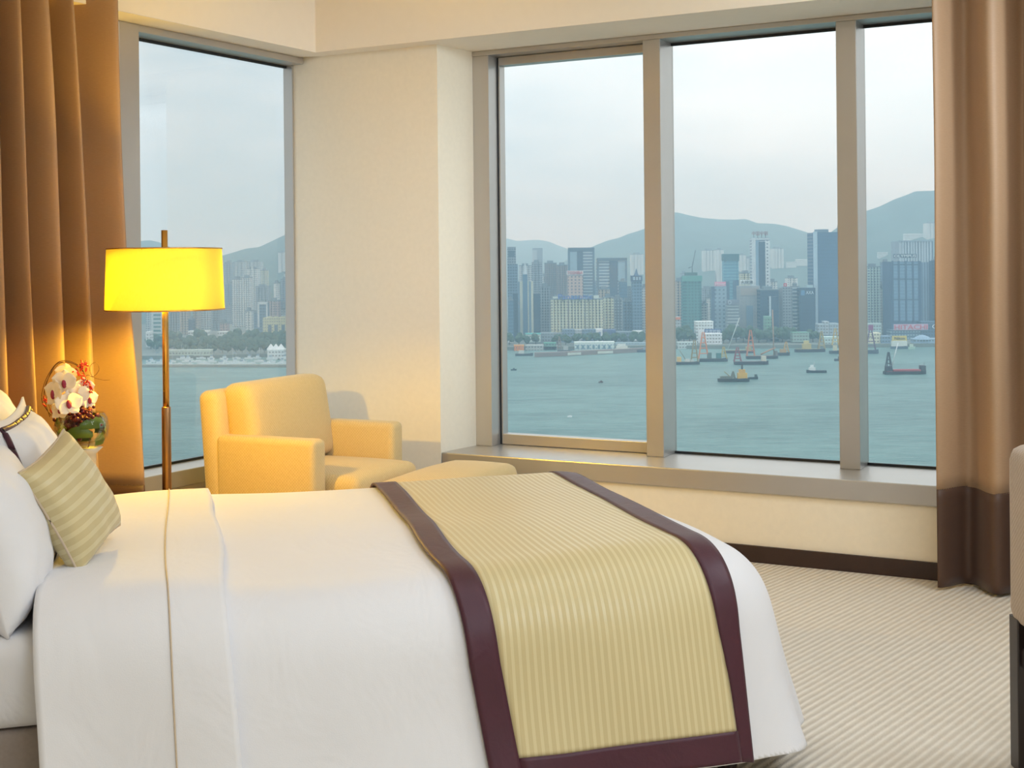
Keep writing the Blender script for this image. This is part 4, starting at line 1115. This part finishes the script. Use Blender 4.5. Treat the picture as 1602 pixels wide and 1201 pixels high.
Bld(1100, 1120, 392, 2300, 'pale apartment slabs high on the ridge behind the pink sign', 'white', vb=424, plan='notch', bays=4); Bld(1120.5, 1132, 391, 2250, 'taller pale apartment tower beside the ridge slabs', 'white', vb=445, plan='notch', bays=2)
b = Bld(1132, 1156, 398, 1550, 'aqua glass tower with dark green top', 'aqua', plan='cham', cap=False); b.panel('dark_top', 1131.5, 1156.5, 397, 408, flat((66, 112, 122)), out=1.2, th=14); b.panel('dark_base', 1134, 1141, 440, 470, flat((72, 106, 136)), out=0.8); b.panel('dark_base', 1147, 1156, 438, 470, flat((72, 106, 136)), out=0.8)
b = Bld(1114, 1136.5, 448, 1400, 'blue-grey office tower carrying a pink roof sign', facade((150, 174, 190), (84, 112, 140), 4.4, 4.6, 0.4, 0.42), cap=False); b.sign('Haier', 1119, 1134.5, 441.5, 446.5, (250, 240, 246), (226, 150, 178)); b.mast(1120, 425, 442, 0.5); b.panel('dark_edge', 1113.5, 1118, 448, 515, flat((84, 108, 136)), out=1.0)
b = Bld(1138, 1156, 472, 1380, 'striped office block right of the pink-signed tower', facade((176, 186, 190), (104, 122, 138), 3.4, 60, 0.45, 1.0), cap=False); b.panel('top_fascia', 1137.5, 1156.5, 469, 477, flat((124, 132, 150)), out=1.2, th=6); tube('emblem', [b.loc(1141.5+2.2*cos(a*pi/8), 473+2.6*sin(a*pi/8), 2.4) for a in range(17)], 0.35, flat((206, 216, 222)), b.e, 5)
b = Bld(1157, 1189, 447, 1400, 'broad grey-beige tower under white sign with dark characters', facade((166, 172, 176), (140, 154, 166), 3.6, 4.8, 0.35, 0.3), cap=False); b.sign('大欣漢', 1159, 1178, 438.5, 444, (40, 56, 72), (236, 242, 242)); b.panel('glazed_strip', 1168, 1178, 478, 515, flat((120, 152, 176), 0.3), out=0.7); b.panel('upper_panel', 1159, 1187, 450, 462, flat((170, 164, 160)), out=0.7)
Bld(1159, 1176, 428, 1700, 'cream stepped block peeping over the white character sign', 'cream', plan='notch', bays=3)
Bld(1157, 1167, 399, 2300, 'pale ridge apartment tower left of the red-signed tower', 'white', vb=425, plan='notch', bays=2); Bld(1168, 1176, 404, 2300, 'shorter pale ridge tower left of the red-signed tower', 'pale', vb=425, plan='notch', bays=2)
b = Bld(1177.5, 1204, 372, 1480, 'tallest white-edged glass tower with red roof characters', facade((206, 214, 218), (84, 110, 138), 3.6, 60, 0.4, 1.0), cap=False); b.sign('中国中钢', 1176.5, 1201, 361.5, 368.5, (140, 34, 52), out=1.5, legs=True)
b.panel('white_edge', 1177, 1182, 372, 466, flat((214, 222, 226)), out=1.5); b.panel('glass_shaft', 1182, 1188, 376, 466, flat((136, 170, 194), 0.3), out=1.0); b.panel('dark_shaft', 1188, 1197, 378, 466, FAC['navy'](), out=2.0, th=3); b.panel('white_edge', 1197.5, 1204.5, 376, 452, facade((226, 232, 234), (120, 136, 150), 4.0, 4.2, 0.4, 0.4), out=1.5)
Bld(1208, 1226, 389, 2300, 'wide pale apartment block on the ridge right of the red-signed tower', 'white', vb=420, plan='notch', bays=4)
Bld(1189, 1218, 454, 1380, 'dark stepped office block below the red-signed tower', 'navy'); b = Bld(1205, 1218, 464, 1352, 'dark blue slab with a white edge below the red-signed tower', 'navy', cap=False); b.panel('white_edge', 1204, 1206, 463, 518, flat((196, 210, 220)), out=1.2)
Bld(1204, 1216, 441, 1600, 'small white block above the dark stepped office', 'white', plan='notch', bays=3)
b = Bld(1221, 1240, 450, 1390, 'grey gridded office tower with a red roof emblem', 'grey', plan='cham', cap=False); b.panel('roof_step', 1224, 1237, 448, 451, flat((150, 162, 172)), out=-2, th=8); o_ = b.panel('emblem', 1226, 1231, 443, 448, flat((196, 52, 76)), out=0.5); b.panel('emblem_gap', 1227.6, 1229.4, 444.5, 446.5, flat((210, 210, 216)), out=0.9, parent=o_)
Bld(1240.5, 1251, 449, 1400, 'slim banded tower between the emblem tower and the navy block', 'band'); Bld(1231, 1248, 435, 1900, 'pale hillside block over the slim banded tower', 'white', vb=452, plan='notch', bays=3)
b = Bld(1250, 1275.5, 450, 1390, 'navy glass office block with white three-letter sign', 'navy', cap=False); b.sign('AXA', 1261, 1273, 455, 460, (214, 228, 240)); b.panel('emblem', 1253, 1259, 454, 462, flat((90, 140, 180)), out=0.8); b.panel('roof_dome', 1262, 1272, 446, 450, flat((176, 200, 206)), out=-2, th=8)
b = Bld(1276, 1312.5, 363, 1400, 'huge dark blue slab tower at the right of the middle pane', facade((76, 108, 142), (66, 98, 132), 3.8, 4.0, 0.5, 0.8), dep=40, cap=False); b.panel('white_edge', 1274.5, 1278.5, 362, 518, flat((180, 202, 218)), out=1.2, th=3); b.panel('roof_plant', 1278, 1296, 358.5, 363, flat((110, 132, 150)), out=-4, th=12); b.mast(1310, 352, 363, 0.4)
low(1230, 1246, 410, 419, 2500, 'long white building on the hillside, left wing', (222, 228, 226), name='hillside_house'); low(1246.5, 1264, 406, 416, 2500, 'long white building on the hillside, right wing', (226, 230, 228), name='hillside_house')
Bld(1107, 1113, 466, 1450, 'tiny white block left of the pink-signed tower', 'white', plan='round'); Bld(1098, 1107, 476, 1420, 'small pale block right of the green-netted tower', 'pale')
b = low(1089, 1116, 504, 541, 1330, 'white quayside building with stepped front and blue character sign', (226, 232, 232), dep=16); b.sign('北京控股', 1103, 1127.5, 515.5, 521.5, (236, 244, 252), (52, 88, 150), out=2.0); b.panel('white_wing', 1093, 1102, 515, 540, flat((240, 240, 242)), out=1.4, th=2)
low(1103, 1129.5, 523, 541, 1310, 'white annex under the blue character sign', (232, 234, 238), dep=14)
low(1280, 1290, 508, 521, 1350, 'grey stepped quay building, left', (176, 190, 200)); low(1290.5, 1297, 504, 521, 1352, 'grey stepped quay building, tall middle', (196, 206, 214)); low(1298, 1312, 507, 521, 1350, 'grey stepped quay building, right', (172, 188, 200))
low(1240, 1266, 521, 532, 1318, 'long green-roofed quay shed', (150, 174, 166), roof=(120, 168, 152)); low(1290, 1314, 528, 538, 1305, 'pale turquoise quay shed', (196, 220, 218)); low(1198, 1207, 496, 521, 1345, 'small green-fronted block below the dark slab', (126, 170, 150))
low(1155, 1182, 517, 524, 1345, 'low white pavilion with looped roof sign', (190, 204, 212)); low(1060, 1090, 536, 544, 1296, 'pale quay wall shed at the left of the middle pane', (206, 214, 212), dep=6); low(1207, 1240, 517, 527, 1342, 'dim blue low office behind the quay trees', (124, 148, 166))

# ---------- third pane
b = Bld(1358, 1377, 418, 1420, 'pale green residential tower right of the second mullion', facade((186, 204, 196), (92, 118, 136), 3.0, 3.2, 0.5, 0.5), plan='notch', bays=4); low(1357, 1379, 507, 521, 1370, 'pale podium of the green residential tower', (176, 196, 196))
Bld(1382, 1393, 411, 1480, 'blue block left of the gridded glass tower', 'blue'); Bld(1377.5, 1382.5, 446, 1440, 'narrow navy slab beside the green residential tower', 'navy'); Bld(1382.5, 1388, 452, 1420, 'narrow white slab below the blue block', 'white')
b = Bld(1393, 1441, 409, 1380, 'dark blue office tower with large glass grid and two signs', flat((66, 96, 132)), cap=False, dep=30)
xs_ = [1396.8, 1406.6, 1417.6, 1428.6, 1438.2]; vs_ = [(410, 413), (415, 435.5), (437.5, 467.5), (469.5, 502)]
gm = facade((118, 152, 180), (104, 138, 168), 3.6, 40, 0.5, 1.0)
for i in range(4):
    for (va, vb_) in vs_: b.panel('pane', xs_[i]+0.9, xs_[i+1]-0.9, va, vb_, gm, out=0.4, th=0.4)
for u in xs_: b.panel('mullion', u-0.9, u+0.9, 408, 504, flat((56, 84, 120)), out=1.0, th=1.0)
b.sign('OLYMPUS', 1399, 1433, 398, 402.5, (236, 242, 246), (74, 98, 124), out=2.0); b.sign('HITACHI', 1399.5, 1451, 507.5, 515.5, (214, 84, 112), (206, 190, 212), out=22.0)
b = Bld(1407, 1459.5, 377, 1520, 'taller tower with fine vertical stripes behind the gridded tower', 'vband', cap=False); b.piers([1409+4.3*i for i in range(12)], 376, 500, 1.2, (188, 202, 212)); b.panel('roof_frame', 1406.5, 1460, 375.5, 378, flat((150, 170, 186)), out=2, th=8)
b = Bld(1441, 1461, 410, 1440, 'blue finned slab right of the gridded tower', facade((140, 164, 186), (84, 112, 144), 500, 3.0, 1.0, 0.5), cap=False); b.panel('dark_edge', 1454, 1458, 408, 504, flat((62, 92, 128)), out=1.2)
b = Bld(1463, 1476, 407, 1430, 'navy tower half hidden by the right curtain', 'navy'); b = low(1440.5, 1485, 504, 525, 1362, 'dark podium with white letters beside the pink sign', (76, 104, 136)); b.sign('CHI', 1458.5, 1477, 507, 514, (240, 244, 248))
low(1393, 1440, 517, 530, 1360, 'dark arcade podium under the pink sign', (86, 112, 140), win=(150, 176, 190)); Bld(1450, 1471, 349, 2450, 'white apartment block high on the right hill', 'white', vb=373, plan='notch', bays=4); low(1416, 1445, 366, 374, 2450, 'long white house row on the right hill', (222, 226, 226), name='hillside_house'); low(1375, 1389, 395, 402, 2300, 'small white house group on the right hillside', (206, 214, 216), name='hillside_house')
b = low(1430, 1474, 531, 539, 1290, 'low domed pier hall at the right curtain', (150, 176, 200), dep=12); c0_ = b.loc(1452, 531, -6); bm = bmesh.new(); add_lathe(bm, [(9, 0), (6.5, 2.5), (3, 4), (0.2, 4.6)], 16, (c0_.x-6, c0_.y, b.h)); from_bm('dome', bm, flat((150, 178, 204)), b.e)
low(1360, 1378, 522, 535, 1300, 'cream quay building behind the purple crane', (226, 222, 196)); low(1379, 1394, 527, 540, 1296, 'dim quay building left of the yellow billboard boat', (120, 146, 172))
for u0, u1, vt_, Y_, f_, lab in ((846, 862, 432, 1950, 'pale', 'hazy pale tower behind the gap left of the brownish cluster'), (912, 936, 440, 1900, 'blue', 'hazy blue slab between the two twin-panel towers'), (980, 990, 452, 1700, 'grey', 'grey slab in the gap left of the crowned tower'),
        (1098, 1116, 452, 1750, 'grey', 'hazy grey slab behind the tiny white block'), (1216, 1232, 462, 1650, 'blue', 'hazy blue slab behind the emblem tower'), (1240, 1262, 462, 1800, 'grey', 'grey hillside slab behind the navy block'),
        (1377, 1400, 455, 1650, 'grey', 'grey slab behind the narrow navy slab'), (1156, 1180, 452, 1900, 'pale', 'hazy pale slab behind the broad grey-beige tower'), (1196, 1210, 470, 1700, 'grey', 'grey slab behind the white-edged slab')):
    Bld(u0, u1, vt_, Y_, lab, f_, plan='notch', bays=3)

# the city goes on along the shore where walls and curtains hide it from the photograph
rnd = random.Random(91)
for nm_, fc_ in (('far_city_blocks', 'grey'), ('far_city_blocks', 'pale'), ('far_city_blocks', 'blue')):
    bm = bmesh.new()
    for ua, ub, n_ in ((462, 786, 22), (1492, 2000, 26), (-300, 198, 20)):
        for k_ in range(n_):
            u = rnd.uniform(ua, ub); Y_ = rnd.uniform(1350, 2000); w_ = rnd.uniform(14, 30); p = P(u, 450, Y_); z1 = rnd.uniform(25, 150)
            a0_, b0_ = P(ua, 450, Y_).x, P(ub, 450, Y_).x; x0 = min(max(p.x-w_/2, a0_), b0_-w_)
            add_box(bm, (x0, Y_, GZ-1), (x0+w_, Y_+22, GZ+z1)); add_box(bm, (x0+w_*0.25, Y_+6, GZ+z1), (x0+w_*0.7, Y_+16, GZ+z1+4))
    tag(from_bm(nm_, bm, FAC[fc_]()), 'hazy far city blocks along the shore, mostly hidden behind pillar and curtains', 'city', kind='stuff')

# ================================================================ breakwaters, boats
def quay(name, pts, w, z1, mat, label, cat):
    poly = [(p[0], p[1]) for p in pts] + [(p[0], p[1]+w) for p in reversed(pts)]
    e = empty(name, (0, 0, SEA), 0, label, cat)
    prism('deck', poly, -1, z1, mat, e); return e
def onsea(u, v):
    a, b_ = ray(u, v); Y = (CH-SEA)/b_; return Vector((a*Y, Y, SEA))
bw = [onsea(u, 574.5) for u in (150, 232, 300, 380, 456, 520)]
q_ = quay('breakwater', bw, 7, 2.2, MAT['sea_wall'], 'long low stone breakwater in front of the marina', 'breakwater')
pb = [onsea(u, v) for u, v in ((836, 558.5), (880, 557), (940, 554), (1012, 550.5))]
q_ = quay('floating_breakwater', pb, 8, 4.0, flat((140, 126, 124)), 'brown floating pier with pale fender sections before the ferry shed', 'pier')
for i, (u0, u1, v0) in enumerate(((837, 859, 558.2), (884, 909, 556.6), (935, 959, 554.2))):
    a_, b_ = onsea(u0, v0), onsea(u1, v0-0.9); prism('fender', [(a_.x, a_.y-1.2), (b_.x, b_.y-1.2), (b_.x, b_.y), (a_.x, a_.y)], 0.6, 3.0, flat((214, 216, 206)), q_)
def hull_mesh(L, Bm, H, bow=0.25, raised=0.0, sheer=0.3):
    n = 12; bm = bmesh.new(); rings = []
    for i in range(n+1):
        f = i/n; x = -L/2 + L*f
        w = Bm/2*(min(1, (1-f)/bow)**0.6 if f > 1-bow else 1.0)*(0.86+0.14*min(1, f/0.12))
        w = max(w, 0.05*Bm); zt_ = H + sheer*H*max(0, (f-0.6)/0.4)**2
        rings.append([bm.verts.new((x, -w, zt_)), bm.verts.new((x, -w*0.82, -0.8)), bm.verts.new((x, w*0.82, -0.8)), bm.verts.new((x, w, zt_))])
    for a, b_ in zip(rings, rings[1:]):
        for k in range(4): bm.faces.new((a[k], a[(k+1) % 4], b_[(k+1) % 4], b_[k]))
    bm.faces.new(rings[0][::-1]); bm.faces.new(rings[-1]); return bm
def boat(u0, u1, v, label, hull=(40, 52, 64), H=2.2, bow_right=True, name='barge', cat='boat', bow=0.18, beam=None, deck=None):
    a, b_ = onsea(u0, v), onsea(u1, v); L = b_.x-a.x; c = (a+b_)/2
    e = empty(name, c, 0 if bow_right else pi, label, cat)
    Bm = beam or min(14.0, max(2.0, L*0.26))
    from_bm('hull', hull_mesh(L, Bm, H, bow), flat(hull), e)
    if deck: box('deck', (-L*0.46, -Bm*0.40, H-0.05), (L*0.36, Bm*0.40, H+0.3), flat(deck), e)
    return e, L, Bm, c.y/F    # last: metres per pixel
def bx_(e, nm, x0, x1, z0, z1, col, Bm, k=0.7): return box(nm, (x0, -Bm*k/2, z0), (x1, Bm*k/2, z1), flat(col), e)
def aframe(e, x, w, z0, z1, col, Bm):
    bm = bmesh.new()
    for sx in (-1, 1):
        for sy in (-1, 1): add_tube(bm, [(x+sx*w/2, sy*Bm*0.3, z0), (x+sx*w*0.08, sy*0.4, z1)], 0.45, 4)
    n = 5
    for i in range(1, n):
        f = i/n; hw = w/2*(1-f)+w*0.08*f; yy = Bm*0.3*(1-f)+0.4*f; z = z0+(z1-z0)*f
        add_tube(bm, [(x-hw, -yy, z), (x+hw, -yy, z)], 0.3, 4); add_tube(bm, [(x-hw, yy, z), (x+hw, yy, z)], 0.3, 4)
    return from_bm('lattice_mast', bm, flat(col), e)
def spar(e, nm, p, q, r, col): return tube(nm, [p, q], r, flat(col), e, 5)
# in mid harbour
e, L, Bm, k = boat(1123, 1173, 597, 'dredger with yellow deckhouse in the middle of the harbour', (34, 44, 52), 2.4, name='work_boat')
bx_(e, 'deckhouse', L*0.12, L*0.42, 2.4, 6.4, (226, 178, 70), Bm); bx_(e, 'wheelhouse', L*0.17, L*0.36, 6.4, 9.0, (214, 166, 70), Bm, 0.5); spar(e, 'funnel', (L*0.27, 0, 9), (L*0.27, 0, 12.5), 0.7, (60, 60, 58)); bx_(e, 'cargo_heap', -L*0.42, -L*0.05, 2.4, 4.2, (112, 116, 104), Bm); spar(e, 'derrick', (-L*0.05, 0, 2.4), (-L*0.3, 0, 7.5), 0.35, (150, 140, 96)); aframe(e, -L*0.02, 3, 2.4, 7.5, (110, 110, 96), Bm)
e, L, Bm, k = boat(1172, 1186, 593, 'small dark launch behind the dredger', (44, 60, 66), 1.6, name='launch'); bx_(e, 'cabin', L*0.1, L*0.4, 1.6, 3.6, (70, 92, 96), Bm)
e, L, Bm, k = boat(1261, 1293, 583, 'tug with white cabin crossing the harbour', (36, 48, 58), 1.9, bow_right=False, name='tugboat'); bx_(e, 'cabin', L*0.05, L*0.36, 1.9, 4.2, (226, 230, 230), Bm); bx_(e, 'wheelhouse', L*0.14, L*0.28, 4.2, 6.2, (232, 236, 236), Bm, 0.5); spar(e, 'mast', (L*0.1, 0, 6), (L*0.1, 0, 9), 0.2, (200, 204, 204))
e, L, Bm, k = boat(1148, 1203, 570, 'dark barge with small red crane mast at its left end', (52, 52, 64), 2.6, name='barge', deck=(128, 132, 138)); aframe(e, -L*0.40, 6, 2.6, 15, (150, 78, 92), Bm); bx_(e, 'cabin', L*0.30, L*0.42, 2.6, 7.0, (214, 206, 186), Bm)
e, L, Bm, k = boat(1167, 1218, 561, 'crane barge with orange mast and sloping boom', (56, 58, 66), 2.6, name='crane_barge', deck=(132, 118, 104)); aframe(e, -L*0.36, 7, 2.6, 26, (206, 124, 84), Bm); spar(e, 'boom', (-L*0.05, 0, 4), (L*0.42, 0, 10), 0.7, (190, 140, 110)); spar(e, 'tall_spar', (L*0.37, 0, 3), (L*0.34, 0, 44), 0.6, (170, 140, 120)); bx_(e, 'cabin', L*0.40, L*0.47, 2.6, 7, (120, 110, 108), Bm)
e, L, Bm, k = boat(1050, 1095, 570, 'work barge with white deckhouse and derrick by the first mullion', (48, 54, 62), 2.2, name='crane_barge', deck=(128, 124, 112)); bx_(e, 'cabin', -L*0.3, -L*0.16, 2.2, 6.5, (232, 190, 110), Bm); bx_(e, 'machine_house', -L*0.02, L*0.14, 2.2, 4.6, (216, 214, 208), Bm); spar(e, 'jib', (L*0.05, 0, 2.5), (-L*0.2, 0, 12), 0.35, (120, 116, 96)); aframe(e, L*0.32, 6, 2.2, 21, (150, 132, 84), Bm); bx_(e, 'deck_cargo', L*0.18, L*0.28, 2.2, 4.2, (206, 206, 200), Bm)
e, L, Bm, k = boat(1094, 1139, 565.5, 'dark crane barge with broad orange lattice mast', (46, 54, 64), 2.6, name='crane_barge', deck=(92, 98, 100)); aframe(e, -L*0.36, 8.5, 2.6, 26, (226, 132, 74), Bm); bx_(e, 'winch_house', -L*0.22, -L*0.08, 2.6, 8, (92, 110, 104), Bm); bx_(e, 'green_container', L*0.1, L*0.26, 2.6, 7.5, (70, 124, 124), Bm); aframe(e, L*0.36, 5, 2.6, 13, (190, 166, 84), Bm)
e, L, Bm, k = boat(1133, 1182, 552, 'long flat barge with pale slanting boom near the quay', (62, 52, 66), 2.4, name='barge', deck=(150, 140, 108)); spar(e, 'boom', (-L*0.40, 0, 3), (L*0.0, 0, 34), 0.45, (196, 206, 206)); bx_(e, 'deckhouse', L*0.2, L*0.36, 2.4, 6, (176, 160, 110), Bm)
e, L, Bm, k = boat(1216, 1236, 556, 'short dark barge with orange deck gear', (46, 52, 62), 2.8, name='barge'); bx_(e, 'deck_gear', -L*0.3, L*0.2, 2.8, 6, (190, 150, 96), Bm); aframe(e, L*0.2, 5, 2.8, 13, (200, 160, 90), Bm)
e, L, Bm, k = boat(1243, 1292, 550.5, 'broad dark barge with yellow deck machinery left of the second mullion', (50, 50, 66), 2.8, name='barge', deck=(140, 132, 100)); bx_(e, 'deckhouse', -L*0.25, L*0.02, 2.8, 8, (206, 184, 116), Bm); bx_(e, 'upper_deck', -L*0.2, -L*0.05, 8, 11, (214, 196, 130), Bm, 0.5); aframe(e, L*0.38, 6, 2.8, 20, (176, 150, 80), Bm)
e, L, Bm, k = boat(1297, 1318, 553, 'barge with yellow tower half behind the second mullion', (44, 54, 66), 2.8, name='barge'); bx_(e, 'cabin', -L*0.2, L*0.1, 2.8, 8, (214, 206, 176), Bm); aframe(e, -L*0.02, 6, 8, 24, (206, 176, 92), Bm)
e, L, Bm, k = boat(1305, 1320, 564.5, 'small dark launch emerging from behind the second mullion', (44, 56, 70), 2.0, name='launch'); bx_(e, 'cabin', -L*0.1, L*0.2, 2, 4, (70, 84, 96), Bm)
e, L, Bm, k = boat(1382, 1450, 585, 'long red-decked crane barge in the right pane', (36, 38, 48), 2.2, name='crane_barge', deck=(150, 52, 62), bow_right=True); aframe(e, -L*0.39, 4.6, 2.4, 17, (48, 48, 60), Bm); bx_(e, 'winch_house', -L*0.46, -L*0.33, 2.2, 6.2, (54, 54, 66), Bm); spar(e, 'white_boom', (-L*0.31, 0, 7), (-L*0.16, 0, 24), 0.35, (240, 242, 244)); bx_(e, 'stern_cabin', L*0.36, L*0.47, 2.2, 6.5, (62, 60, 66), Bm); spar(e, 'antenna', (L*0.46, 0, 6), (L*0.46, 0, 9), 0.15, (60, 60, 66)); bx_(e, 'side_rail', -L*0.3, L*0.34, 2.5, 3.6, (166, 66, 76), Bm, 0.95)
e, L, Bm, k = boat(1352, 1375, 553, 'dark barge with purple crane beside the second mullion', (58, 72, 92), 3.4, name='crane_barge'); aframe(e, -L*0.05, 9, 3.4, 24, (104, 72, 110), Bm); bx_(e, 'crane_cab', -L*0.2, L*0.12, 22, 27, (150, 76, 130), Bm, 0.5)
e, L, Bm, k = boat(1393, 1421, 545.5, 'white harbour boat carrying a yellow billboard', (74, 96, 116), 2.6, name='ferry_boat'); bx_(e, 'lower_deck', -L*0.46, L*0.44, 2.6, 7.5, (228, 232, 226), Bm); bd = box('billboard', (-L*0.44, -Bm*0.3, 7.8), (L*0.42, -Bm*0.3+0.6, 13), flat((226, 202, 98)), e); txt(bd, 'Nikon', (0, -Bm*0.3-0.2, 10.5), L*0.6, 2.6, flat((70, 66, 50))); bx_(e, 'upper_deck', -L*0.4, L*0.38, 7.5, 8.2, (232, 234, 230), Bm)
e, L, Bm, k = boat(1421, 1432, 546, 'small pale green launch right of the billboard boat', (176, 206, 190), 2.2, name='launch'); bx_(e, 'cabin', -L*0.3, L*0.2, 2.2, 5, (206, 222, 206), Bm)
e, L, Bm, k = boat(799, 808, 579.3, 'tiny dark boat at the left of the first pane', (58, 76, 84), 1.0, name='launch'); bx_(e, 'cabin', -L*0.1, L*0.2, 1, 2, (70, 90, 96), Bm)
e, L, Bm, k = boat(936.5, 943.5, 598.3, 'tiny reddish boat alone in the first pane', (106, 84, 84), 0.8, name='launch'); bx_(e, 'cabin', -L*0.1, L*0.2, .8, 1.6, (96, 86, 84), Bm)
e, L, Bm, k = boat(888, 895, 652.5, 'small white speedboat low in the first pane', (236, 240, 240), 0.6, name='speedboat'); bx_(e, 'cabin', -L*0.1, L*0.2, .6, 1.1, (220, 226, 226), Bm)
e, L, Bm, k = boat(806, 834, 556.5, 'dark work boat with pale cabin moored below the orange shed', (64, 72, 80), 2.2, name='work_boat'); bx_(e, 'cabin', -L*0.3, 0, 2.2, 5.2, (206, 210, 206), Bm)
e, L, Bm, k = boat(872, 896, 551.5, 'grey work boat with mast moored behind the floating pier', (84, 92, 100), 2.6, name='work_boat'); bx_(e, 'cabin', -L*0.1, L*0.2, 2.6, 6, (190, 190, 186), Bm); aframe(e, -L*0.36, 4, 2.6, 16, (140, 124, 116), Bm)
e, L, Bm, k = boat(962, 985, 549, 'white passenger ferry at the end of the floating pier', (214, 210, 196), 2.6, name='ferry_boat'); bx_(e, 'lower_deck', -L*0.42, L*0.36, 2.6, 5, (232, 230, 220), Bm); bx_(e, 'upper_deck', -L*0.34, L*0.24, 5, 7.2, (236, 236, 230), Bm, 0.6)
e, L, Bm, k = boat(990, 1014, 551, 'dark low lighter beside the first mullion', (66, 74, 92), 2.4, name='barge', deck=(110, 112, 122)); bx_(e, 'cabin', L*0.2, L*0.36, 2.4, 5, (150, 160, 172), Bm)
# marina
rnd = random.Random(77); k = 0
def yacht(u, v, Lm, sail):
    c = onsea(u, v); e = empty('yacht', c, rnd.uniform(-0.25, 0.25) + (0 if rnd.random() < 0.5 else pi), 'white yacht moored in the crowded marina' if not sail else 'white sailing yacht with bare mast moored in the marina', 'yacht', 'white yachts moored in the marina' if not sail else 'sailing yachts moored in the marina')
    from_bm('hull', hull_mesh(Lm, Lm*0.3, 1.5, 0.45), flat((232, 236, 238)), e)
    box('cabin', (-Lm*0.28, -Lm*0.1, 1.5), (Lm*0.12, Lm*0.1, 3.0 if not sail else 2.2), flat((222, 228, 232)), e)
    if sail: tube('mast', [(0, 0, 1.5), (0, 0, Lm*1.25)], 0.12, flat((206, 212, 216)), e, 5)
    else: box('flybridge', (-Lm*0.22, -Lm*0.08, 3.0), (Lm*0.02, Lm*0.08, 4.4), flat((150, 170, 186)), e)
for row, (v, st) in enumerate(((571, 13.5), (566.5, 15.5), (562, 15), (558, 17))):
    u = 233 + row*4.0
    while u < 452:
        yacht(u + rnd.uniform(-3, 3), v + rnd.uniform(-1, 1), rnd.uniform(6.0, 12.5), rnd.random() < 0.3); u += st*rnd.uniform(0.8, 1.5)

# ================================================================ haze over the harbour
hq = bpy.data.materials.new('harbour_haze'); hq.use_nodes = True; ht = hq.node_tree; ht.nodes.clear()
vsn = ht.nodes.new('ShaderNodeVolumeScatter'); vsn.inputs['Color'].default_value = (0.60, 0.83, 1.0, 1); vsn.inputs['Density'].default_value = 0.00040
hon = ht.nodes.new('ShaderNodeOutputMaterial'); ht.links.new(vsn.outputs[0], hon.inputs['Volume'])
hz = box('harbour_haze', (-2600, 250, SEA+0.5), (2600, 5400, 260), hq)
tag(hz, 'thin blue haze lying over harbour, city and hills', 'haze', kind='structure')
